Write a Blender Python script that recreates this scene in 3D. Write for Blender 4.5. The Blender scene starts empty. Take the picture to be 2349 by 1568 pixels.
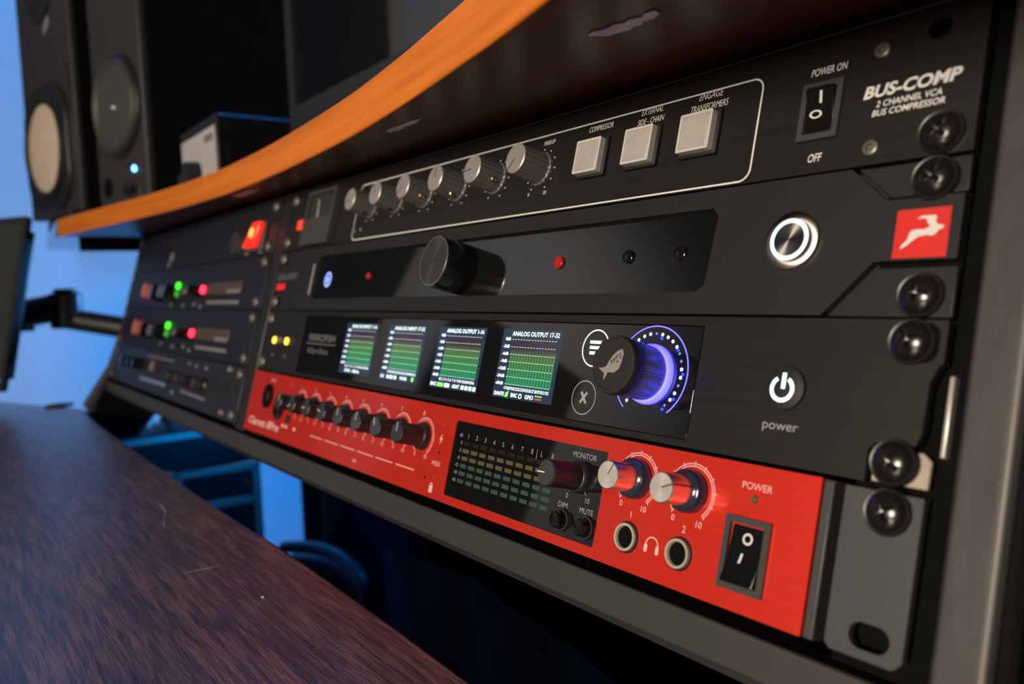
import bpy, bmesh, math, random
from mathutils import Matrix, Vector
random.seed(7)
C = bpy.context.scene.collection
SC = bpy.context.scene
S = 0.001                 # everything below is written in millimetres
TILT = math.radians(16)   # the rack leans back
OZ = 947.0                # height of the rack's reference point above the floor
U = 44.45

# ------------------------------------------------------------------ camera
cam_d = bpy.data.cameras.new('camera')
cam = bpy.data.objects.new('camera', cam_d); C.objects.link(cam)
R = [[0.60137767, 0.79805779, -0.03806143], [0.03665262, -0.07514524, -0.99649876], [-0.79812373, 0.59787705, -0.07444158]]
m = Matrix(((R[0][0], -R[1][0], -R[2][0]), (R[0][1], -R[1][1], -R[2][1]), (R[0][2], -R[1][2], -R[2][2]))).to_4x4()
m.translation = Vector((574.704, -232.224, -72.316 + OZ)) * S
cam.matrix_world = m
cam_d.sensor_width = 36; cam_d.lens = 1806.16 / 2349 * 36
cam_d.clip_start = 0.01; cam_d.clip_end = 50
cam_d.dof.use_dof = True; cam_d.dof.focus_distance = 0.300; cam_d.dof.aperture_fstop = 9.0
SC.camera = cam

# ------------------------------------------------------------------ world, exposure, lamps
SC.view_settings.view_transform = 'Standard'; SC.view_settings.look = 'None'
SC.view_settings.exposure = 0.0; SC.view_settings.gamma = 1.0; SC.view_settings.use_curve_mapping = False
w = bpy.data.worlds.new('world'); SC.world = w; w.use_nodes = True
w.node_tree.nodes['Background'].inputs[0].default_value = (0.5, 0.6, 0.9, 1)
w.node_tree.nodes['Background'].inputs[1].default_value = 0.01

def area_lamp(name, loc, target, size, power, col, size_y=None, spread=180):
    d = bpy.data.lights.new(name, 'AREA'); d.energy = power; d.color = col; d.size = size; d.spread = math.radians(spread)
    if size_y: d.shape = 'RECTANGLE'; d.size_y = size_y
    o = bpy.data.objects.new(name, d); C.objects.link(o)
    p = Vector((loc[0], loc[1], loc[2] + OZ)) * S; t = Vector((target[0], target[1], target[2] + OZ)) * S
    o.location = p; o.rotation_euler = (t - p).to_track_quat('-Z', 'Y').to_euler()
    return o
area_lamp('key_lamp', (780, -1900, 310), (250, 0, -80), 0.45, 17, (1.0, 0.86, 0.70), None, 110)
area_lamp('wall_reflection_fill', (-750, -1500, 1500), (-1500, -1500, 300), 0.9, 11, (1.0, 0.9, 0.78), None, 95)  # added fill, brightens the left wall mirrored in the glossy windows
area_lamp('blue_wall_lamp', (-1050, 150, 1250), (-1700, 60, 100), 0.6, 15, (0.05, 0.34, 1.0))
area_lamp('blue_wall_fill', (-1050, 330, -120), (-1700, 60, -40), 0.5, 5, (0.05, 0.36, 1.0), 0.15)  # extra blue fill from behind the rack for the lower left wall
area_lamp('blue_cloth_fill', (-760, 300, -30), (-700, 60, -250), 0.12, 3.0, (0.10, 0.40, 1.0))  # added blue fill that brightens the pale cloth under the desk
area_lamp('blue_floor_lamp', (-1150, 520, -700), (-1700, 500, -450), 0.5, 3.6, (0.0, 0.25, 1.0))
area_lamp('blue_underdesk_lamp', (-330, 150, -235), (-640, 90, -420), 0.12, 0.55, (0.0, 0.30, 1.0))

# ------------------------------------------------------------------ materials
def mat(name, col, rough=0.5, metal=0.0, spec=0.5, emit=None, es=1.0, bump=None, vary=None, coat=0, trans=0, aniso=0):
    """bump=(scale xyz, strength, distance mm); vary=(scale xyz, amount)"""
    m = bpy.data.materials.new(name); m.use_nodes = True
    nt = m.node_tree; N = nt.nodes; L = nt.links; b = N['Principled BSDF']
    b.inputs['Base Color'].default_value = (*col, 1); b.inputs['Roughness'].default_value = rough
    b.inputs['Metallic'].default_value = metal; b.inputs['Specular IOR Level'].default_value = spec
    if coat: b.inputs['Coat Weight'].default_value = coat; b.inputs['Coat Roughness'].default_value = 0.08
    if trans: b.inputs['Transmission Weight'].default_value = trans
    if aniso: b.inputs['Anisotropic'].default_value = aniso
    if aniso:
        tg = N.new('ShaderNodeTangent'); tg.direction_type = 'RADIAL'; tg.axis = 'Y'; L.new(tg.outputs[0], b.inputs['Tangent'])
    if emit: b.inputs['Emission Color'].default_value = (*emit, 1); b.inputs['Emission Strength'].default_value = es
    if bump or vary:
        tc = N.new('ShaderNodeTexCoord')
    if vary:
        mp = N.new('ShaderNodeMapping'); mp.inputs['Scale'].default_value = vary[0]
        no = N.new('ShaderNodeTexNoise'); no.inputs['Scale'].default_value = 1; no.inputs['Detail'].default_value = 6
        L.new(tc.outputs['Object'], mp.inputs[0]); L.new(mp.outputs[0], no.inputs['Vector'])
        r = N.new('ShaderNodeMapRange'); r.inputs['From Min'].default_value = 0.3; r.inputs['From Max'].default_value = 0.7
        r.inputs['To Min'].default_value = 1 - vary[1]; r.inputs['To Max'].default_value = 1 + vary[1]
        L.new(no.outputs[0], r.inputs[0])
        mx = N.new('ShaderNodeVectorMath'); mx.operation = 'SCALE'; mx.inputs[0].default_value = col
        L.new(r.outputs[0], mx.inputs['Scale']); L.new(mx.outputs[0], b.inputs['Base Color'])
    if bump:
        mp = N.new('ShaderNodeMapping'); mp.inputs['Scale'].default_value = bump[0]
        no = N.new('ShaderNodeTexNoise'); no.inputs['Scale'].default_value = 1; no.inputs['Detail'].default_value = 5
        L.new(tc.outputs['Object'], mp.inputs[0]); L.new(mp.outputs[0], no.inputs['Vector'])
        bp = N.new('ShaderNodeBump'); bp.inputs['Strength'].default_value = bump[1]; bp.inputs['Distance'].default_value = bump[2] * S
        L.new(no.outputs[0], bp.inputs['Height']); L.new(bp.outputs[0], b.inputs['Normal'])
    return m
M = {}
M['brushed_black'] = mat('brushed_black', (0.016, 0.0145, 0.013), 0.42, 0.35, 0.6, bump=((60, 2500, 4500), 0.35, 0.05), vary=((20, 900, 1800), 0.25))
M['powder_black'] = mat('powder_black', (0.012, 0.012, 0.013), 0.50, 0, 0.4, bump=((2500, 2500, 2500), 0.35, 0.05))
M['satin_black'] = mat('satin_black', (0.016, 0.016, 0.018), 0.35, 0, 0.5)
M['dark_blue_black'] = mat('dark_blue_black', (0.012, 0.012, 0.017), 0.42, 0, 0.4, bump=((1500, 1500, 1500), 0.25, 0.05))
M['gloss_black'] = mat('gloss_black', (0.006, 0.006, 0.007), 0.07, 0, 0.5)
M['window_black'] = mat('window_black', (0.006, 0.006, 0.006), 0.035, 0, 1.0)
M['deep_black'] = mat('deep_black', (0.003, 0.003, 0.003), 0.9, 0, 0.1)
M['rubber_black'] = mat('rubber_black', (0.012, 0.012, 0.012), 0.6, 0, 0.4, bump=((1500, 1500, 1500), 0.2, 0.05))
M['screw_black'] = mat('screw_black', (0.012, 0.011, 0.011), 0.22, 0.2, 0.7, bump=((900, 900, 900), 0.12, 0.1))
M['washer_black'] = mat('washer_black', (0.014, 0.013, 0.013), 0.38, 0, 0.5)
M['rocker_black'] = mat('rocker_black', (0.005, 0.005, 0.006), 0.22)
M['knob_black'] = mat('knob_black', (0.105, 0.098, 0.094), 0.42, 0.0, 0.5)
M['cap_silver'] = mat('cap_silver', (0.42, 0.40, 0.38), 0.42, 0.55, 0.5)
M['aluminium'] = mat('aluminium', (0.72, 0.70, 0.67), 0.30, 1.0, 0.5, bump=((900, 900, 900), 0.06, 0.05))
M['spun_metal'] = mat('spun_metal', (0.62, 0.58, 0.53), 0.30, 1.0, 0.5, aniso=0.85)
M['screw_steel'] = mat('screw_steel', (0.45, 0.42, 0.38), 0.35, 0.9, 0.5)
M['dull_screw'] = mat('dull_screw', (0.16, 0.15, 0.14), 0.4, 0.5)
M['knurl'] = mat('knurl', (0.16, 0.16, 0.20), 0.38, 0.3)
M['cap_bright'] = mat('cap_bright', (0.72, 0.68, 0.62), 0.34, 0.55, aniso=0.5)
M['brass'] = mat('brass', (0.6, 0.45, 0.22), 0.3, 1, 0.5)
M['print_white'] = mat('print_white', (0.66, 0.64, 0.62), 0.6)
M['print_grey'] = mat('print_grey', (0.30, 0.29, 0.30), 0.6)
M['print_dim'] = mat('print_dim', (0.16, 0.155, 0.16), 0.6)
M['print_pink'] = mat('print_pink', (0.72, 0.42, 0.42), 0.6)
M['red_paint'] = mat('red_paint', (0.90, 0.042, 0.022), 0.40, 0.66, 0.5, bump=((40, 1200, 1800), 0.08, 0.02), vary=((30, 400, 900), 0.04), coat=0.5)
M['logo_red'] = mat('logo_red', (0.62, 0.018, 0.012), 0.5, vary=((600, 600, 600), 0.08))
M['lens_grey'] = mat('lens_grey', (0.36, 0.335, 0.32), 0.35, 0, 0.5, vary=((300, 300, 300), 0.06))
M['lens_clear'] = mat('lens_clear', (0.50, 0.47, 0.44), 0.16, 0, 0.6)
M['frame_grey'] = mat('frame_grey', (0.045, 0.042, 0.044), 0.45, bump=((2000, 2000, 2000), 0.2, 0.05))
M['rail_grey'] = mat('rail_grey', (0.032, 0.031, 0.030), 0.5, bump=((1800, 1800, 1800), 0.4, 0.08))
M['ear_grey'] = mat('ear_grey', (0.044, 0.046, 0.050), 0.5, bump=((2000, 2000, 2000), 0.3, 0.05))
M['board_grey'] = mat('board_grey', (0.040, 0.036, 0.034), 0.5, bump=((300, 300, 20), 0.3, 0.2), vary=((200, 200, 12), 0.18))
M['edge_steel'] = mat('edge_steel', (0.16, 0.15, 0.14), 0.45, 0.3)
M['bright_steel'] = mat('bright_steel', (0.62, 0.60, 0.58), 0.35, 0.7)
M['beige'] = mat('beige', (0.40, 0.33, 0.26), 0.6, vary=((80, 80, 80), 0.15))
M['dark_board'] = mat('dark_board', (0.008, 0.008, 0.010), 0.5)
M['led_ring_white'] = mat('led_ring_white', (0.8, 0.9, 1), 0.5, emit=(0.62, 0.86, 1.0), es=1.15)
M['power_icon'] = mat('power_icon', (0.8, 0.9, 1), 0.5, emit=(0.62, 0.90, 1.0), es=1.7)
M['menu_white'] = mat('menu_white', (0.8, 0.8, 1), 0.5, emit=(0.80, 0.84, 1.0), es=1.4)
M['blue_glow'] = mat('blue_glow', (0.05, 0.05, 0.4), 0.5, emit=(0.16, 0.10, 1.0), es=5.0)
M['blue_ring'] = mat('blue_ring', (0.3, 0.3, 0.9), 0.5, emit=(0.040, 0.034, 1.0), es=4.2)
M['blue_line'] = mat('blue_line', (0.2, 0.2, 0.9), 0.5, emit=(0.07, 0.06, 1.0), es=3.0)
M['blue_dot'] = mat('blue_dot', (0.6, 0.6, 1), 0.5, emit=(0.28, 0.28, 1.0), es=4.5)
M['blue_dot_dim'] = mat('blue_dot_dim', (0.2, 0.2, 0.6), 0.5, emit=(0.12, 0.10, 0.8), es=0.9)
M['blue_logo'] = mat('blue_logo', (0.1, 0.2, 0.8), 0.5, emit=(0.07, 0.15, 0.8), es=0.55)
M['blue_logo_mark'] = mat('blue_logo_mark', (0.6, 0.7, 1), 0.5, emit=(0.22, 0.34, 1.0), es=0.8)
M['screen_text'] = mat('screen_text', (0.8, 0.9, 1), 0.5, emit=(0.60, 0.88, 1.0), es=1.15)
M['screen_line'] = mat('screen_line', (0.5, 0.6, 0.6), 0.5, emit=(0.55, 0.80, 0.85), es=0.75)
M['screen_green'] = mat('screen_green', (0.2, 0.8, 0.1), 0.5, emit=(0.22, 0.9, 0.12), es=1.0)
M['screen_red'] = mat('screen_red', (0.8, 0.1, 0.1), 0.5, emit=(0.9, 0.06, 0.05), es=1.0)
M['red_led_off'] = mat('red_led_off', (0.32, 0.012, 0.012), 0.2, 0, 0.6, emit=(0.5, 0.01, 0.01), es=0.12)
M['red_led'] = mat('red_led', (0.9, 0.05, 0.1), 0.3, emit=(1.0, 0.02, 0.05), es=4.5)
M['green_led'] = mat('green_led', (0.1, 0.8, 0.05), 0.3, emit=(0.05, 0.9, 0.02), es=2.2)
M['green_led_dim'] = mat('green_led_dim', (0.1, 0.5, 0.1), 0.3, emit=(0.03, 0.35, 0.04), es=0.5)
M['yellow_led'] = mat('yellow_led', (0.9, 0.7, 0.1), 0.3, emit=(1.0, 0.62, 0.04), es=2.4)
M['rocker_red'] = mat('rocker_red', (0.8, 0.02, 0.01), 0.25, 0, 0.6, emit=(1.0, 0.02, 0.005), es=1.1)
M['rocker_hot'] = mat('rocker_hot', (1, 0.3, 0.1), 0.4, emit=(1.0, 0.16, 0.02), es=4.0)
M['red_tag'] = mat('red_tag', (0.65, 0.02, 0.02), 0.5, emit=(0.6, 0.01, 0.01), es=0.25)
M['lamp_orange'] = mat('lamp_orange', (0.8, 0.06, 0.02), 0.4, emit=(0.9, 0.05, 0.01), es=0.35)
M['pink_knob'] = mat('pink_knob', (0.55, 0.16, 0.14), 0.5)
M['grey_blue_knob'] = mat('grey_blue_knob', (0.10, 0.14, 0.18), 0.5)
M['seg_yellow'] = mat('seg_yellow', (0.085, 0.078, 0.030), 0.35)
M['seg_green'] = mat('seg_green', (0.030, 0.070, 0.050), 0.35)
M['seg_red'] = mat('seg_red', (0.014, 0.006, 0.005), 0.35)
M['vu_bronze'] = mat('vu_bronze', (0.075, 0.050, 0.040), 0.35)
M['vu_face'] = mat('vu_face', (0.035, 0.034, 0.036), 0.35)
M['smoky_glass'] = mat('smoky_glass', (0.035, 0.036, 0.042), 0.10, 0, 0.7)
M['skirt_blue_reflection'] = mat('skirt_blue_reflection', (0.020, 0.024, 0.045), 0.12, 0, 0.6)  # blue reflection on the knob skirts put into their dark colour
M['white_panel'] = mat('white_panel', (0.44, 0.42, 0.41), 0.5, vary=((40, 40, 40), 0.06))
M['cone_white'] = mat('cone_white', (0.66, 0.53, 0.40), 0.7, vary=((60, 60, 60), 0.05))
M['cone_dark'] = mat('cone_dark', (0.055, 0.055, 0.05), 0.5)
M['cabinet_side_shade'] = mat('cabinet_side_shade', (0.004, 0.004, 0.006), 0.5, 0, 0.2)  # unlit sides of speakers and box: shade put into a blacker colour
M['speaker_vinyl'] = mat('speaker_vinyl', (0.030, 0.026, 0.026), 0.55, bump=((700, 700, 700), 0.4, 0.2))
M['led_blue_point'] = mat('led_blue_point', (0.3, 0.7, 1), 0.3, emit=(0.10, 0.42, 1.0), es=9.0)
M['paint_wall'] = mat('paint_wall', (0.50, 0.50, 0.50), 0.8, bump=((60, 60, 60), 0.1, 0.5), vary=((1.5, 1.5, 1.5), 0.06))
M['dark_paint'] = mat('dark_paint', (0.10, 0.10, 0.11), 0.9, vary=((2, 2, 2), 0.06))
M['ceiling_paint'] = mat('ceiling_paint', (0.30, 0.30, 0.30), 0.9, vary=((3, 3, 3), 0.04))
M['floor_carpet'] = mat('floor_carpet', (0.03, 0.03, 0.035), 0.95, bump=((500, 500, 500), 0.6, 2), vary=((200, 200, 200), 0.3))
M['panel_fabric'] = mat('panel_fabric', (0.012, 0.014, 0.024), 0.95, 0, 0.1, bump=((900, 900, 900), 0.5, 0.4), vary=((500, 500, 500), 0.2))
M['navy_cloth'] = mat('navy_cloth', (0.05, 0.08, 0.16), 0.85, 0, 0.2, bump=((1200, 1200, 1200), 0.5, 0.3), vary=((12, 12, 12), 0.4))
M['pale_cloth'] = mat('pale_cloth', (0.55, 0.58, 0.62), 0.9, 0, 0.2, bump=((800, 800, 800), 0.5, 0.3))
M['cable_black'] = mat('cable_black', (0.02, 0.035, 0.07), 0.42, vary=((30, 30, 30), 0.2))
M['case_laminate'] = mat('case_laminate', (0.010, 0.012, 0.018), 0.4, bump=((400, 400, 400), 0.3, 0.3))
M['monitor_plastic'] = mat('monitor_plastic', (0.028, 0.028, 0.028), 0.42)
M['screen_matte'] = mat('screen_matte', (0.028, 0.030, 0.028), 0.42, 0, 0.6)
M['bezel_grey'] = mat('bezel_grey', (0.018, 0.018, 0.019), 0.35)
M['tape'] = mat('tape', (0.80, 0.74, 0.82), 0.35, vary=((150, 150, 150), 0.25))
M['fibre'] = mat('fibre', (0.55, 0.45, 0.42), 0.7)

def wood(name, stops, stretch, rough, bump_d, band=0.0, coat=0.0, fine=1.0):
    m = bpy.data.materials.new(name); m.use_nodes = True
    nt = m.node_tree; N = nt.nodes; L = nt.links; b = N['Principled BSDF']
    tc = N.new('ShaderNodeTexCoord'); mp = N.new('ShaderNodeMapping'); mp.inputs['Scale'].default_value = stretch
    L.new(tc.outputs['Object'], mp.inputs[0])
    n1 = N.new('ShaderNodeTexNoise'); n1.inputs['Scale'].default_value = 1; n1.inputs['Detail'].default_value = 7; n1.inputs['Roughness'].default_value = 0.62
    n1.inputs['Distortion'].default_value = 0.5
    L.new(mp.outputs[0], n1.inputs['Vector'])
    cr = N.new('ShaderNodeValToRGB'); e = cr.color_ramp.elements
    e[0].position = 0.38; e[0].color = (*stops[0], 1); e[1].position = 0.64; e[1].color = (*stops[2], 1)
    k = e.new(0.5); k.color = (*stops[1], 1)
    L.new(n1.outputs[0], cr.inputs[0]); L.new(cr.outputs[0], b.inputs['Base Color'])
    b.inputs['Roughness'].default_value = rough
    b.inputs['Coat Weight'].default_value = coat; b.inputs['Coat Roughness'].default_value = 0.12
    mp2 = N.new('ShaderNodeMapping'); mp2.inputs['Scale'].default_value = tuple(v * 3.0 * fine for v in stretch)
    L.new(tc.outputs['Object'], mp2.inputs[0])
    n2 = N.new('ShaderNodeTexNoise'); n2.inputs['Scale'].default_value = 1; n2.inputs['Detail'].default_value = 4
    L.new(mp2.outputs[0], n2.inputs['Vector'])
    bp = N.new('ShaderNodeBump'); bp.inputs['Strength'].default_value = 0.6; bp.inputs['Distance'].default_value = bump_d * S
    ad = N.new('ShaderNodeMath'); ad.operation = 'ADD'
    L.new(n1.outputs[0], ad.inputs[0]); L.new(n2.outputs[0], ad.inputs[1])
    L.new(ad.outputs[0], bp.inputs['Height']); L.new(bp.outputs[0], b.inputs['Normal'])
    return m
M['table_wood'] = wood('table_wood', ((0.038, 0.015, 0.009), (0.10, 0.043, 0.025), (0.20, 0.092, 0.050)), (30, 400, 260), 0.36, 0.38, coat=0.55)
M['table_wood'].node_tree.nodes['Principled BSDF'].inputs['Coat Roughness'].default_value = 0.24
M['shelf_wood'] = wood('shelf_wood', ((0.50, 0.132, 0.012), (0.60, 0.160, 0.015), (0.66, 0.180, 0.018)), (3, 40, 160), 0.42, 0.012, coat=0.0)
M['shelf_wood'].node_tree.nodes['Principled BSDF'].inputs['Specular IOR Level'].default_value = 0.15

M['slab_shade_brown'] = wood('slab_shade_brown', ((0.085, 0.026, 0.012), (0.115, 0.036, 0.016), (0.14, 0.046, 0.020)), (3, 60, 260), 0.34, 0.01)  # underside shade put into the slab as a darker brown than the edge
def screen_mat():
    m = bpy.data.materials.new('meter_screen'); m.use_nodes = True
    nt = m.node_tree; N = nt.nodes; L = nt.links; b = N['Principled BSDF']
    b.inputs['Base Color'].default_value = (0.01, 0.01, 0.012, 1); b.inputs['Roughness'].default_value = 0.12
    uv = N.new('ShaderNodeUVMap'); sp = N.new('ShaderNodeSeparateXYZ'); L.new(uv.outputs[0], sp.inputs[0])
    def mth(op, a, bb=None, c=None):
        n = N.new('ShaderNodeMath'); n.operation = op
        for i, v in enumerate((a, bb, c)):
            if v is None: continue
            if isinstance(v, (int, float)): n.inputs[i].default_value = v
            else: L.new(v, n.inputs[i])
        return n.outputs[0]
    u, v = sp.outputs[0], sp.outputs[1]
    cu = mth('MULTIPLY', mth('SUBTRACT', u, 0.185), 16 / 0.755)
    pat = mth('GREATER_THAN', mth('FRACT', cu), 0.24)
    cv = mth('MULTIPLY', mth('SUBTRACT', v, 0.19), 52 / 0.66)
    pat = mth('MULTIPLY', pat, mth('ADD', mth('MULTIPLY', mth('GREATER_THAN', mth('FRACT', cv), 0.36), 0.75), 0.25))
    inside = mth('MULTIPLY', mth('GREATER_THAN', cu, 0), mth('LESS_THAN', cu, 16))
    inside = mth('MULTIPLY', inside, mth('MULTIPLY', mth('GREATER_THAN', cv, 0), mth('LESS_THAN', cv, 52)))
    k = mth('MULTIPLY', pat, inside)
    cr = N.new('ShaderNodeValToRGB'); e = cr.color_ramp.elements
    e[0].position = 0.19; e[0].color = (0.01, 0.30, 0.10, 1); e[1].position = 0.86; e[1].color = (0.035, 0.008, 0.020, 1)
    for p, c in ((0.42, (0.035, 0.26, 0.05, 1)), (0.60, (0.085, 0.20, 0.02, 1)), (0.68, (0.07, 0.075, 0.02, 1)), (0.72, (0.045, 0.009, 0.018, 1))):
        q = e.new(p); q.color = c
    L.new(v, cr.inputs[0])
    mx = N.new('ShaderNodeMix'); mx.data_type = 'RGBA'
    L.new(k, mx.inputs[0]); mx.inputs[6].default_value = (0.012, 0.024, 0.045, 1); L.new(cr.outputs[0], mx.inputs[7])
    L.new(mx.outputs[2], b.inputs['Emission Color']); b.inputs['Emission Strength'].default_value = 1.5
    return m
M['meter_screen'] = screen_mat()

# ------------------------------------------------------------------ mesh helpers (millimetres)
class MB:
    def __init__(s): s.v = []; s.f = []; s.uv = None
    def add(s, vs, fs):
        k = len(s.v); s.v += [tuple(v) for v in vs]; s.f += [tuple(i + k for i in f) for f in fs]; return s
    def box(s, x0, x1, y0, y1, z0, z1):
        return s.add([(x, y, z) for x in (x0, x1) for y in (y0, y1) for z in (z0, z1)],
                     [(0, 1, 3, 2), (4, 6, 7, 5), (0, 4, 5, 1), (2, 3, 7, 6), (0, 2, 6, 4), (1, 5, 7, 3)])
    def prism(s, poly, a0, a1, axis='Y'):
        """poly of (p, q): XZ extruded along Y, YZ along X, or XY along Z"""
        def P(p, q, a): return {'Y': (p, a, q), 'X': (a, p, q), 'Z': (p, q, a)}[axis]
        n = len(poly)
        return s.add([P(p, q, a0) for p, q in poly] + [P(p, q, a1) for p, q in poly],
                     [tuple(range(n)), tuple(range(2 * n - 1, n - 1, -1))] + [(i, (i + 1) % n, n + (i + 1) % n, n + i) for i in range(n)])
    def lathe(s, prof, cx, cz, n=40, flutes=0, depth=0.0, cy=0.0, caps=True):
        """profile of (radius, y) round an axis along Y"""
        vs = []; fs = []
        for r, y in prof:
            for i in range(n):
                a = 2 * math.pi * i / n
                rr = r * (1 - (depth if flutes and (i * flutes * 2 // n) % 2 else 0)) if r > 0 else 0
                vs.append((cx + rr * math.cos(a), cy + y, cz + rr * math.sin(a)))
        m = len(prof)
        for j in range(m - 1):
            for i in range(n):
                fs.append((j * n + i, j * n + (i + 1) % n, (j + 1) * n + (i + 1) % n, (j + 1) * n + i))
        if prof[0][0] > 0 and caps: fs.append(tuple(range(n)))
        if prof[-1][0] > 0 and caps: fs.append(tuple(range(m * n - 1, (m - 1) * n - 1, -1)))
        return s.add(vs, fs)
    def ring(s, cx, cz, r0, r1, y0, y1, n=48, a0=0, a1=360):
        vs = []; fs = []; full = (a1 - a0) >= 360
        k = n if full else n + 1
        for i in range(k):
            a = math.radians(a0 + (a1 - a0) * i / n); c, d = math.cos(a), math.sin(a)
            for r, y in ((r0, y0), (r1, y0), (r1, y1), (r0, y1)): vs.append((cx + r * c, y, cz + r * d))
        for i in range(n):
            j = (i + 1) % k
            for q in range(4): fs.append((i * 4 + q, i * 4 + (q + 1) % 4, j * 4 + (q + 1) % 4, j * 4 + q))
        if not full: fs += [(0, 1, 2, 3), (n * 4 + 3, n * 4 + 2, n * 4 + 1, n * 4)]
        return s.add(vs, fs)
    def tube(s, pts, r, n=10):
        vs = []; fs = []; P = [Vector(p) for p in pts]; m = len(P)
        t0 = (P[1] - P[0]).normalized(); up = Vector((0, 0, 1)) if abs(t0.z) < 0.9 else Vector((1, 0, 0))
        for i, p in enumerate(P):
            t = (P[min(i + 1, m - 1)] - P[max(i - 1, 0)]).normalized()
            a = t.cross(up).normalized(); b = a.cross(t).normalized(); up = b
            rr = r[i] if isinstance(r, (list, tuple)) else r
            for k in range(n):
                q = 2 * math.pi * k / n; vs.append(p + a * (rr * math.cos(q)) + b * (rr * math.sin(q)))
        for i in range(m - 1):
            for k in range(n): fs.append((i * n + k, i * n + (k + 1) % n, (i + 1) * n + (k + 1) % n, (i + 1) * n + k))
        fs += [tuple(range(n - 1, -1, -1)), tuple(range((m - 1) * n, m * n))]
        return s.add(vs, fs)
    def mesh(s, name, off=(0, 0, 0), smooth=35):
        me = bpy.data.meshes.new(name)
        me.from_pydata([((x - off[0]) * S, (y - off[1]) * S, (z - off[2]) * S) for x, y, z in s.v], [], s.f)
        bm = bmesh.new(); bm.from_mesh(me); bmesh.ops.recalc_face_normals(bm, faces=bm.faces); bm.to_mesh(me); bm.free()
        me.update()
        if smooth:
            me.polygons.foreach_set('use_smooth', [True] * len(me.polygons)); me.set_sharp_from_angle(angle=math.radians(smooth))
        return me
def link(o, parent=None):
    C.objects.link(o)
    if parent is not None: o.parent = parent
    return o
def part(name, mb, m, parent=None, bevel=0, smooth=35, off=None, label=None, seg=2):
    """one mesh object; children are written in the parent's own frame unless off is given"""
    me = mb if isinstance(mb, bpy.types.Mesh) else mb.mesh(name, off or (0, 0, 0), smooth)
    if not me.materials: me.materials.append(M[m] if isinstance(m, str) else m)
    o = link(bpy.data.objects.new(name, me), parent)
    if bevel:
        b = o.modifiers.new('bevel', 'BEVEL'); b.width = bevel * S; b.segments = seg; b.limit_method = 'ANGLE'; b.angle_limit = math.radians(40)
    if label: o['label'] = label
    return o
def tag(o, label, cat, group=None, kind=None):
    if label: o['label'] = label
    if cat: o['category'] = cat
    if group: o['group'] = group
    if kind: o['kind'] = kind
    return o
def thing(name, label, cat, loc=(0, 0, 0), rot=(0, 0, 0), group=None):
    o = bpy.data.objects.new(name, None); C.objects.link(o); o.empty_display_size = 0.02
    o.location = (loc[0] * S, loc[1] * S, (loc[2] + OZ) * S); o.rotation_euler = rot
    return tag(o, label, cat, group)
def rack_to_world(y, z): return (y * math.cos(TILT) + z * math.sin(TILT), -y * math.sin(TILT) + z * math.cos(TILT))
def rack_thing(name, label, cat, k, group=None):
    y, z = rack_to_world(0, -U * k)
    return thing(name, label, cat, (0, y, z), (-TILT, 0, 0), group)
def single(name, mb, m, base, label, cat, group=None, bevel=0, smooth=35, kind=None, rot=None):
    """a thing that is one mesh, written in world millimetres, origin at its base"""
    o = part(name, mb, m, None, bevel, smooth, off=base)
    o.location = (base[0] * S, base[1] * S, (base[2] + OZ) * S)
    return tag(o, label, cat, group, kind)
def copy_tree(o, parent=None):
    c = o.copy(); C.objects.link(c); c.parent = parent
    for ch in list(o.children): copy_tree(ch, c)
    return c
def rr(x0, x1, z0, z1, r, n=6):
    P = []
    for cx, cz, a in ((x1 - r, z1 - r, 0), (x0 + r, z1 - r, 90), (x0 + r, z0 + r, 180), (x1 - r, z0 + r, 270)):
        for i in range(n + 1):
            t = math.radians(a + 90 * i / n); P.append((cx + r * math.cos(t), cz + r * math.sin(t)))
    return P
def circ(cx, cz, r, n=32): return [(cx + r * math.cos(2 * math.pi * i / n), cz + r * math.sin(2 * math.pi * i / n)) for i in range(n)]
def plate(mb, loops, y0, y1):
    """a sheet with holes: loops of (x, z) filled even-odd and extruded from y0 to y1"""
    cu = bpy.data.curves.new('sheet', 'CURVE'); cu.dimensions = '2D'; cu.fill_mode = 'BOTH'; cu.extrude = abs(y1 - y0) / 2
    for lp in loops:
        sp = cu.splines.new('POLY'); sp.points.add(len(lp) - 1); sp.use_cyclic_u = True
        for i, (x, z) in enumerate(lp): sp.points[i].co = (x, z, 0, 1)
    o = bpy.data.objects.new('sheet', cu); me = bpy.data.meshes.new_from_object(o)
    ym = (y0 + y1) / 2
    mb.add([(v.co.x, ym - v.co.z, v.co.y) for v in me.vertices], [tuple(p.vertices) for p in me.polygons])
    bpy.data.objects.remove(o); bpy.data.meshes.remove(me); bpy.data.curves.remove(cu)
    return mb
_tc = {}
def glyphs(s, bold, shear):
    key = (s, bold, shear)
    if key not in _tc:
        cu = bpy.data.curves.new('t', 'FONT'); cu.body = s; cu.size = 1.0; cu.offset = bold; cu.shear = shear; cu.resolution_u = 3
        o = bpy.data.objects.new('t', cu); me = bpy.data.meshes.new_from_object(o)
        _tc[key] = ([tuple(v.co) for v in me.vertices], [tuple(p.vertices) for p in me.polygons])
        bpy.data.objects.remove(o); bpy.data.meshes.remove(me); bpy.data.curves.remove(cu)
    return _tc[key]
def text(mb, s, x, z, h, w=None, align='c', shear=0.0, bold=0.0, y=-0.08, vertical=False):
    """flat lettering standing on the panel: h cap height, w total width, (x, z) = centre/left/right of its baseline"""
    vs, fs = glyphs(s, bold, shear)
    if not vs: return mb
    k = h / 0.72; x0 = min(v[0] for v in vs); x1 = max(v[0] for v in vs)
    kx = w / (x1 - x0) if w else k
    W = (x1 - x0) * kx; ox = {'c': -W / 2, 'l': 0, 'r': -W}[align]
    return mb.add([(x + ox + (v[0] - x0) * kx, y, z + v[1] * k) for v in vs], fs)
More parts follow.
